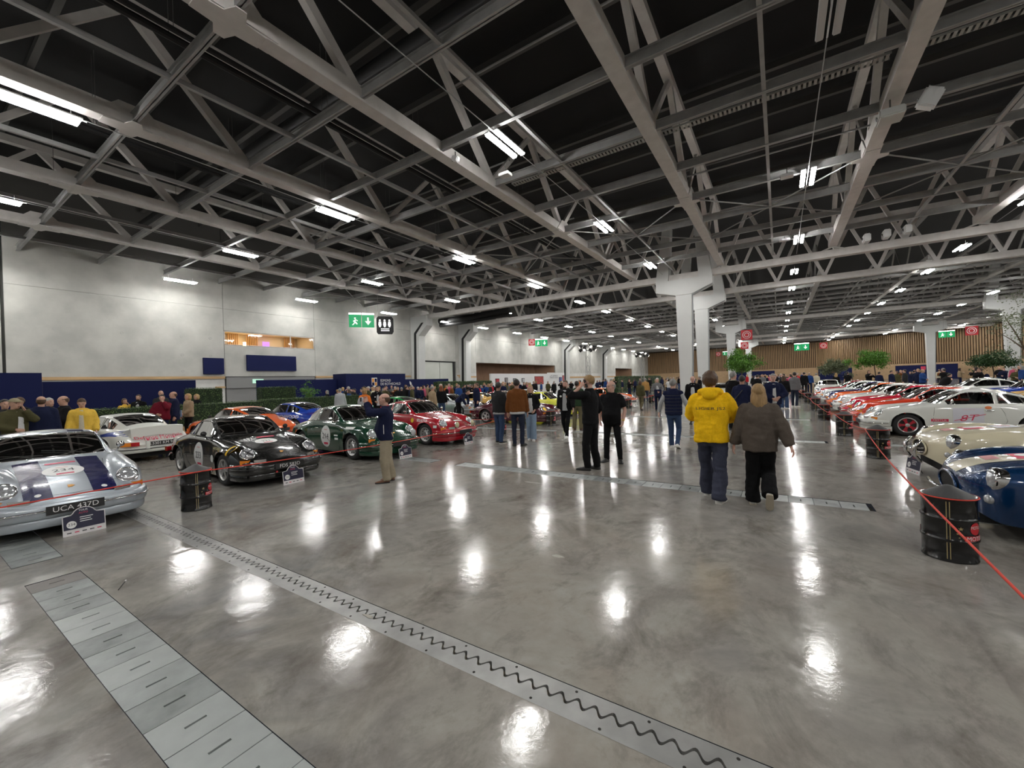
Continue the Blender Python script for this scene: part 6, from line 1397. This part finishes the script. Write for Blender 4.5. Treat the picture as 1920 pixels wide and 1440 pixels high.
person(x, y, fac(x, y, -4), 1.65, 'woman with long blonde hair in black blazer and pale jeans', ('blazer', BT['black']), BT['lightjeans'], SH['white'], ('long', 'blond'), 2, dict(feet=((.08, .07, 0, 4), (-.12, -.06, 0, -4)), hands=((.16, .14, .98), (.12, -.24, .84)), poles=((-.6, .8, -.3), (-.8, -.4, -.3))), bulk=.015, hem=.84, extra=front_panel(BT['white']), legw=.022, flare=.02, seed=10, width=.92, sole=M_sole)
def patches(root, I):
    for (py, z, r_, m_) in ((.1, 1.27, .035, mat('patch_orange', (.7, .25, .12), .6)), (-.12, 1.28, .028, M_sticker)):
        b = MB(); p = I['L'] @ Vector((.15+I['bulk']*.7, py, z)); M = Matrix.Translation(p) @ align(Vector((1, py*2.5, 0))); b.lathe([(r_, -.03), (r_, 0), (0, .001)], 16, M, cap=False); b.build('round_patch', m_, root)
def beard(m_):
    def f(root, I):
        t = MB(); t.ball((.045, 0, -.085), (.058, .058, .045), 14, 10); b = MB(); b.add([I['HM'] @ Vector(v) for v in t.v], t.f); b.build('beard', m_, root, True)
    return f
x, y = gpt(1063, 820)
person(x, y, fac(x, y, -14), 1.76, 'bearded man in black bomber jacket with round patches walking forward', ('jacket', BT['black']), BT['black'], SH['white'], ('short', 'brown'), 2, dict(feet=((.22, .05, 0, 0), (-.2, -.06, 0, 0)), fpitch=(0, 25), hands=((.2, .27, .92), (-.12, -.28, .86)), head=(-5, 0)), bulk=.04, hem=.86, extra=both(front_panel(BT['lightgrey'], z0=.84), patches, beard(hairm('brown'))), seed=11, sole=M_sole)
x, y = gpt(1084, 806)
person(x, y, fac(x, y, 165), 1.72, 'man in dark green jacket and olive trousers pointing with raised arm', ('jacket', BT['green']), BT['olivet'], SH['brown'], ('short', 'dark'), 1, dict(feet=((.0, .13, 0, 8), (.0, -.13, 0, -8)), hands=((.3, .42, 1.52), (.1, -.26, .9)), poles=((-.2, .6, -1), (-.8, -.3, -.4))), bulk=.04, legw=.02, seed=12)
# --- 12-19: visitors in the aisle
x, y = gpt(1301, 795)
person(x, y, fac(x, y, 0), 1.77, 'older man in black blazer and white shirt walking up the aisle', ('blazer', BT['black']), BT['beige'], SH['black'], ('bald', 'white'), 2, dict(feet=((.1, .09, 0, 6), (-.1, -.09, 0, -6))), bulk=.035, hem=.8, extra=front_panel(BT['white'], w_=.085), seed=13)
x, y = gpt(1234, 771)
person(x, y, fac(x, y, 4), 1.74, 'white-haired man in grey blazer carrying a dark coat', ('blazer', BT['grey']), BT['navy'], SH['black'], ('short', 'white'), 2, dict(hands=((.24, .1, 1.05), (.22, -.1, 1.08)), feet=((.12, .09, 0, 4), (-.1, -.08, 0, -4)), poles=((-.5, 1, -.4), (-.5, -1, -.4))), bulk=.03, extra=both(front_panel(BT['white']), lambda r, I: MB().cbox((.24, 0, .98), (.1, .36, .36)).build('folded_coat', BT['navy'], r)), seed=14)
x, y = gpt(1202, 769)
person(x, y, fac(x, y, 150), 1.6, 'woman in olive jacket and trousers walking past the rally coupe', ('jacket', BT['olive']), BT['olivet'], SH['brown'], ('bob', 'brown'), 1, dict(feet=((.18, .08, 0, 0), (-.14, -.08, 0, 0)), fpitch=(0, 20), hands=((.1, .3, .85), (-.06, -.3, .84))), bulk=.04, seed=15)
def strap(root, I):
    b = MB(); b.tube([I['L'] @ Vector(q) for q in ((.0, -.17, 1.46), (-.15, -.08, 1.34), (-.18, .1, 1.1), (-.15, .2, .98))], .014, 6); b.cbox(I['L'] @ Vector((-.12, .26, .92)), (.3, .1, .24)); b.build('shoulder_bag', mat('bag_black', (.015, .015, .016), .5), root, True)
x, y = gpt(1394, 822)
person(x, y, fac(x, y, 150), 1.74, 'dark-haired man in navy blazer with a black shoulder bag', ('blazer', BT['navy']), BT['darkjeans'], SH['black'], ('short', 'dark'), 1, dict(hands=((.2, .22, 1.02), (.1, -.26, .86)), head=(18, 0)), bulk=.04, hem=.8, extra=strap, seed=16)
x, y = gpt(1377, 806)
person(x, y, fac(x, y, 132), 1.86, 'tall man in dark jacket with cream shearling collar', ('jacket', BT['black']), BT['black'], SH['black'], ('short', 'grey'), 2, dict(head=(10, 0)), bulk=.05, extra=collar(BT['cream'], .1, 1.5), seed=17)
x, y = gpt(1452, 812)
person(x, y, fac(x, y, 10), 1.76, 'grey-haired man in navy bomber jacket facing the couple', ('jacket', BT['navy']), BT['navy'], SH['black'], ('short', 'grey'), 2, dict(hands=((.22, .12, 1.08), (.24, -.06, 1.04)), poles=((-.5, 1, -.4), (-.5, -1, -.4)), head=(-8, 0)), bulk=.05, extra=front_panel(BT['white'], w_=.05), seed=18)
x, y = gpt(1471, 766)
person(x, y, fac(x, y, 175), 1.66, 'woman with long brown hair in black jacket and blue jeans', ('jacket', BT['black']), BT['jeans'], SH['white'], ('long', 'brown'), 2, dict(), bulk=.03, legw=.025, flare=.02, seed=19, sole=M_sole)
x, y = gpt(1491, 763)
person(x, y, fac(x, y, 155), 1.82, 'man in grey sweater and jeans with white sneakers', ('sweater', BT['grey']), BT['darkjeans'], SH['white'], ('short', 'dark'), 2, dict(feet=((.05, .13, 0, 10), (-.08, -.12, 0, -10)), head=(30, 0)), bulk=.03, seed=20, sole=M_sole)
# --- left side: visitors among the cars and hedges
def put(px, d, rel, H, label, top, legs, hair, **kw):
    x, y = dpt(px, d); return person(x, y, fac(x, y, rel), H, label, top, legs, SH['black'], hair, vox=.022, **kw)
drink = dict(hands=((.19, .05, 1.50), (.2, -.12, 1.08)), hdir=((-.08, -.05, .3), (0, 0, 0)), poles=((-.1, .7, -1), (-.5, -1, -.4)), palms=((.2, 1, .3), (0, -1, .2)), curl=.6)
put(25, 9.0, 35, 1.74, 'man in olive jacket and beige cap raising a hand to his face', ('jacket', BT['olive']), BT['lightgrey'], ('cap', cloth('cap_beige', (.35, .31, .2))), pose=drink, bulk=.045, extra=front_panel(BT['white'], w_=.06), seed=21)
put(7, 9.9, 20, 1.72, 'dark-haired man in charcoal coat behind the man with the cap', ('coat', BT['charcoal']), BT['black'], ('short', 'dark'), bulk=.04, seed=22)
put(36, 10.8, -40, 1.76, 'brown-haired man in black jacket looking over the cap wearer', ('jacket', BT['black']), BT['black'], ('short', 'brown'), bulk=.04, seed=23)
put(76, 9.6, 172, 1.77, 'bald man in dark navy suit seen from behind the silver coupe', ('suit_jacket', BT['navy']), BT['navy'], ('bald', 'brown'), bulk=.05, hem=.76, width=1.08, seed=24)
put(90, 10.9, 40, 1.72, 'white-haired man half hidden behind the bald man in navy suit', ('jacket', BT['charcoal']), BT['black'], ('short', 'white'), bulk=.03, seed=25)
put(119, 10.6, -78, 1.76, 'man in black suit holding a glass beside the yellow jacket man', ('suit_jacket', BT['black']), BT['black'], ('bald', 'brown'), pose=dict(hands=((.24, .08, 1.12), (.28, -.08, 1.18)), poles=((-.5, 1, -.4), (-.5, -1, -.4)), head=(0, 14)), bulk=.04, hem=.76, extra=collar(BT['lightgrey'], .07, 1.5), seed=26)
put(152, 10.2, -6, 1.68, 'man in mustard yellow jacket looking down behind the silver coupe', ('jacket', BT['mustard']), BT['black'], ('short', 'brown'), pose=dict(hands=((.12, .26, .92), (.16, -.26, .9)), head=(0, 24)), bulk=.045, extra=front_panel(BT['cream'], w_=.05), seed=27)
put(232, 16.6, 30, 1.58, 'woman in yellow top drinking behind the hedge', ('top', BT['mustard']), BT['darkjeans'], ('bob', 'brown'), pose=drink, seed=28)
put(259, 16.6, -20, 1.72, 'bearded man in black jacket with printed shirt behind the hedge', ('jacket', BT['black']), BT['black'], ('short', 'brown'), bulk=.04, extra=both(front_panel(BT['lightgrey'], w_=.08), beard(hairm('brown'))), seed=29)
put(303, 14.3, -8, 1.70, 'man in maroon sweater eating beside the low hedge', ('sweater', BT['maroon']), BT['navy'], ('short', 'dark'), pose=drink, bulk=.05, belly=.03, seed=30)
put(301, 16.9, 10, 1.86, 'tall bald man behind the man in maroon sweater', ('jacket', BT['charcoal']), BT['black'], ('bald', 'grey'), bulk=.03, seed=31)
put(325, 14.9, -80, 1.8, 'balding man in dark navy suit turned to the maroon sweater', ('suit_jacket', BT['navy']), BT['navy'], ('bald', 'brown'), bulk=.04, hem=.76, extra=collar(BT['white'], .068, 1.5), seed=32)
def paper(root, I):
    b = MB(); b.cbox(I['wr'][0]+Vector((.1, -.05, .02)), (.02, .2, .26), .3); b.build('brochure', mat('brochure_blue', (.25, .35, .5), .5), root)
put(352, 15.6, -60, 1.7, 'blond-haired woman in beige jacket holding a brochure', ('jacket', BT['beige']), BT['black'], ('bob', 'blond'), pose=dict(hands=((.26, .1, 1.0), (.1, -.26, .9))), bulk=.035, extra=paper, seed=33)
put(368, 17.6, -60, 1.66, 'woman with blond hair in black coat behind the beige jacket woman', ('coat', BT['black']), BT['black'], ('bob', 'blond'), bulk=.03, seed=34)
def backpack(mt):
    def f(root, I):
        b = MB(); b.ball(I['L'] @ Vector((-.22-I['bulk'], 0, 1.2)), (.12, .16, .24), 14, 10); b.build('backpack', mt, root, True)
    return f
put(683, 16.2, 150, 1.68, 'person in orange jacket with a grey backpack behind the green coupe', ('jacket', BT['orange']), BT['darkjeans'], ('bob', 'fair'), bulk=.05, extra=backpack(BT['lightgrey']), seed=35)
put(707, 18.5, 5, 1.78, 'bearded man in black bomber over white shirt near the kelly green coupe', ('jacket', BT['black']), BT['black'], ('short', 'dark'), pose=drink, bulk=.045, extra=both(front_panel(BT['white'], w_=.06), patches), seed=36)
put(637, 21.0, 170, 1.72, 'man in light grey sweater leaning at the hedge', ('sweater', BT['lightgrey']), BT['navy'], ('short', 'grey'), bulk=.04, seed=37)
put(827, 20.5, 178, 1.7, 'woman with long auburn hair in black jacket and jeans between cars', ('jacket', BT['black']), BT['jeans'], ('long', 'red'), bulk=.03, seed=38)
put(810, 19.0, 120, 1.7, 'person in beige coat beside the auburn-haired woman', ('coat', BT['beige']), BT['lightgrey'], ('short', 'grey'), bulk=.05, hem=.75, seed=39)
put(858, 20.2, 60, 1.74, 'man in navy jacket bending over the gold coupe', ('jacket', BT['navy']), BT['black'], ('short', 'dark'), pose=dict(lean=.9, hands=((.5, .12, .75), (.5, -.12, .75)), poles=((0, 1, 0), (0, -1, 0)), head=(0, -20)), bulk=.03, seed=40)
put(893, 20.6, -70, 1.78, 'man in navy puffer jacket with a pale bag beside the gold coupe', ('jacket', BT['navy']), BT['navy'], ('short', 'brown'), bulk=.05, extra=lambda r, I: MB().cbox((-.2, .02, .98), (.1, .2, .3)).build('shoulder_bag', BT['cream'], r, False), seed=41)
# --- right side: visitors behind the cars
put(1766, 22.5, 120, 1.6, 'photographer in black bending with a pale shoulder bag', ('jacket', BT['black']), BT['black'], ('short', 'dark'), pose=dict(lean=.55, hands=((.4, .06, 1.25), (.4, -.06, 1.25)), head=(0, -10)), bulk=.05, extra=lambda r, I: MB().cbox((-.1, .26, .9), (.26, .14, .34)).build('shoulder_bag', BT['cream'], r), seed=42)
put(1838, 23.6, -75, 1.72, 'man in black jacket with backpack holding his face', ('jacket', BT['black']), BT['darkjeans'], ('short', 'brown'), pose=drink, bulk=.05, extra=backpack(BT['navy']), seed=43)
put(1672, 30, 60, 1.74, 'man in navy suit with back to the white coupe', ('suit_jacket', BT['navy']), BT['navy'], ('short', 'dark'), bulk=.04, seed=44); put(1682, 31, -40, 1.7, 'woman in leopard-brown coat talking behind the row', ('coat', BT['olive']), BT['black'], ('bob', 'brown'), bulk=.04, seed=45); put(1697, 30, -100, 1.8, 'tall man in charcoal suit with white shirt behind the row', ('suit_jacket', BT['charcoal']), BT['charcoal'], ('short', 'dark'), bulk=.04, extra=front_panel(BT['white']), seed=46)
put(1568, 33, 175, 1.68, 'woman with blond hair in black top and jeans past the striped coupe', ('top', BT['black']), BT['jeans'], ('long', 'blond'), bulk=.0, seed=47); put(1590, 34, 170, 1.76, 'man in black t-shirt leaning over the far coupes', ('t_shirt', BT['black']), BT['black'], ('short', 'dark'), sleeve='short', bulk=.02, seed=48)
put(1518, 36, 172, 1.8, 'man in blue sweater with folded arms by the far drums', ('sweater', BT['blue']), BT['navy'], ('bald', 'grey'), bulk=.04, seed=49); put(1531, 38, 168, 1.72, 'man in cream jacket walking off by the far drums', ('jacket', BT['cream']), BT['darkjeans'], ('short', 'grey'), bulk=.04, seed=50); put(1508, 35, 178, 1.82, 'tall man in black coat by the far drums', ('coat', BT['black']), BT['black'], ('short', 'dark'), bulk=.05, hem=.7, seed=51)
put(1420, 27, 160, 1.74, 'man in black jacket beyond the navy blazer man', ('jacket', BT['black']), BT['black'], ('short', 'dark'), bulk=.04, seed=52); put(1312, 30, -100, 1.76, 'man in black suit standing in front of the T-column', ('suit_jacket', BT['black']), BT['black'], ('short', 'grey'), bulk=.04, extra=front_panel(BT['white'], w_=.05), seed=53)
put(1146, 22, 165, 1.76, 'man in dark green fleece and grey cap behind the bald man', ('fleece', BT['green']), BT['darkjeans'], ('cap', cloth('cap_grey', (.3, .29, .27))), bulk=.05, seed=54); put(1210, 30, 175, 1.74, 'man in tan jacket seen from behind near the rally coupe', ('jacket', BT['tan']), BT['darkjeans'], ('short', 'grey'), bulk=.04, seed=55)

# ------------------------------------------------------------------ crowd: copies of standing visitors, clothes and hair vary
CT, CL, CH = cloth('crowd_top_slot', (.1, .1, .1)), cloth('crowd_leg_slot', (.05, .05, .05)), mat('crowd_hair_slot', (.1, .06, .03), .6)
protos = []
for i, (ps, hk, w_) in enumerate(((dict(), 'short', 1.), (drink, 'short', 1.03), (dict(hands=((.2, .1, 1.05), (.22, -.1, 1.1)), poles=((-.5, 1, -.4), (-.5, -1, -.4)), head=(20, 8)), 'bald', 1.05), (dict(feet=((.15, .09, 0, 0), (-.12, -.09, 0, 0)), head=(-25, 0)), 'long', .92), (dict(hands=((.26, .08, 1.38), (.26, -.08, 1.38)), poles=((-.2, 1, -.8), (-.2, -1, -.8))), 'bob', .95))):
    q = person(0, -6, 0, 1.79, 'x x x x', ('jacket', CT), CL, SH['black'], (hk, CH), 2 if i % 2 else 0, ps, bulk=.04, vox=.03, width=w_, seed=60+i); protos.append((q, hk))
tops = [('black', 'black jacket', 8), ('navy', 'navy jacket', 6), ('charcoal', 'charcoal coat', 5), ('grey', 'grey sweater', 2), ('beige', 'beige coat', 2), ('olive', 'olive jacket', 2), ('white', 'white shirt', 1), ('brown', 'brown jacket', 2), ('orange', 'orange jacket', 1), ('red', 'red jacket', 1), ('blue', 'blue jacket', 2), ('cream', 'cream jacket', 1), ('tan', 'tan jacket', 1), ('pink', 'pink sweater', 1)]
bag = [t for t in tops for _ in range(t[2])]; legc = ['black', 'navy', 'darkjeans', 'jeans', 'charcoal', 'olivet']; hcol = ['dark', 'dark', 'brown', 'brown', 'grey', 'white', 'fair', 'blond']
rnd = random.Random(11); placed = [(o.location.x, o.location.y, 2.3 if o.get('category') == 'car' else .75) for o in C.objects if o.parent is None and o.get('category') in ('car', 'person', 'tree', 'column', 'lighting tower')]
def crowd(n, x0, x1, y0, y1, place, face=None):
    k = 0; tries = 0
    while k < n and tries < n*40:
        tries += 1; x, y = rnd.uniform(x0, x1), rnd.uniform(y0, y1)
        if any((x-a)**2+(y-b)**2 < r_*r_ for a, b, r_ in placed): continue
        if -25.4 < x < -23.9 and (25 < y < 35 or 33 < y < 53): continue
        if -18.4 < x < -17.1 and y > 51: continue
        placed.append((x, y, .62)); q, hk = rnd.choice(protos); c_, gname, _ = rnd.choice(bag); hc_ = rnd.choice(hcol); style = {'short': 'short %s hair', 'bald': 'thinning %s hair', 'long': 'long %s hair', 'bob': 'chin-length %s hair'}[hk] % hc_
        lab = 'visitor in %s with %s %s' % (gname, style, place); r = thing('person', lab, 'person', (x, y, 0), rnd.uniform(0, 2*PI), 'visitors '+place); s_ = rnd.uniform(.9, 1.03); r.scale = (s_, s_, s_)
        kids(q, r, {CT.name: BT[c_], CL.name: BT[rnd.choice(legc)], CH.name: hairm(hc_)}); k += 1
crowd(82, -25.4, -21.4, 15.8, 34, 'in the crowd before the navy booth'); crowd(20, -20.8, -17.6, 22, 36, 'between the gold coupe and the art stand'); crowd(16, -24.6, -22.5, 35, 52, 'in front of the white art stand')
crowd(48, -22, -8.5, 40, 70, 'far back beyond the T-columns'); crowd(34, -4.5, 3, 40, 72, 'in the far aisle right of the T-columns'); crowd(50, 6, 24, 37, 60, 'by the trees behind the right-hand rows')
for q, _ in protos: wipe(q)
bpy.data.scenes.remove(TMP)
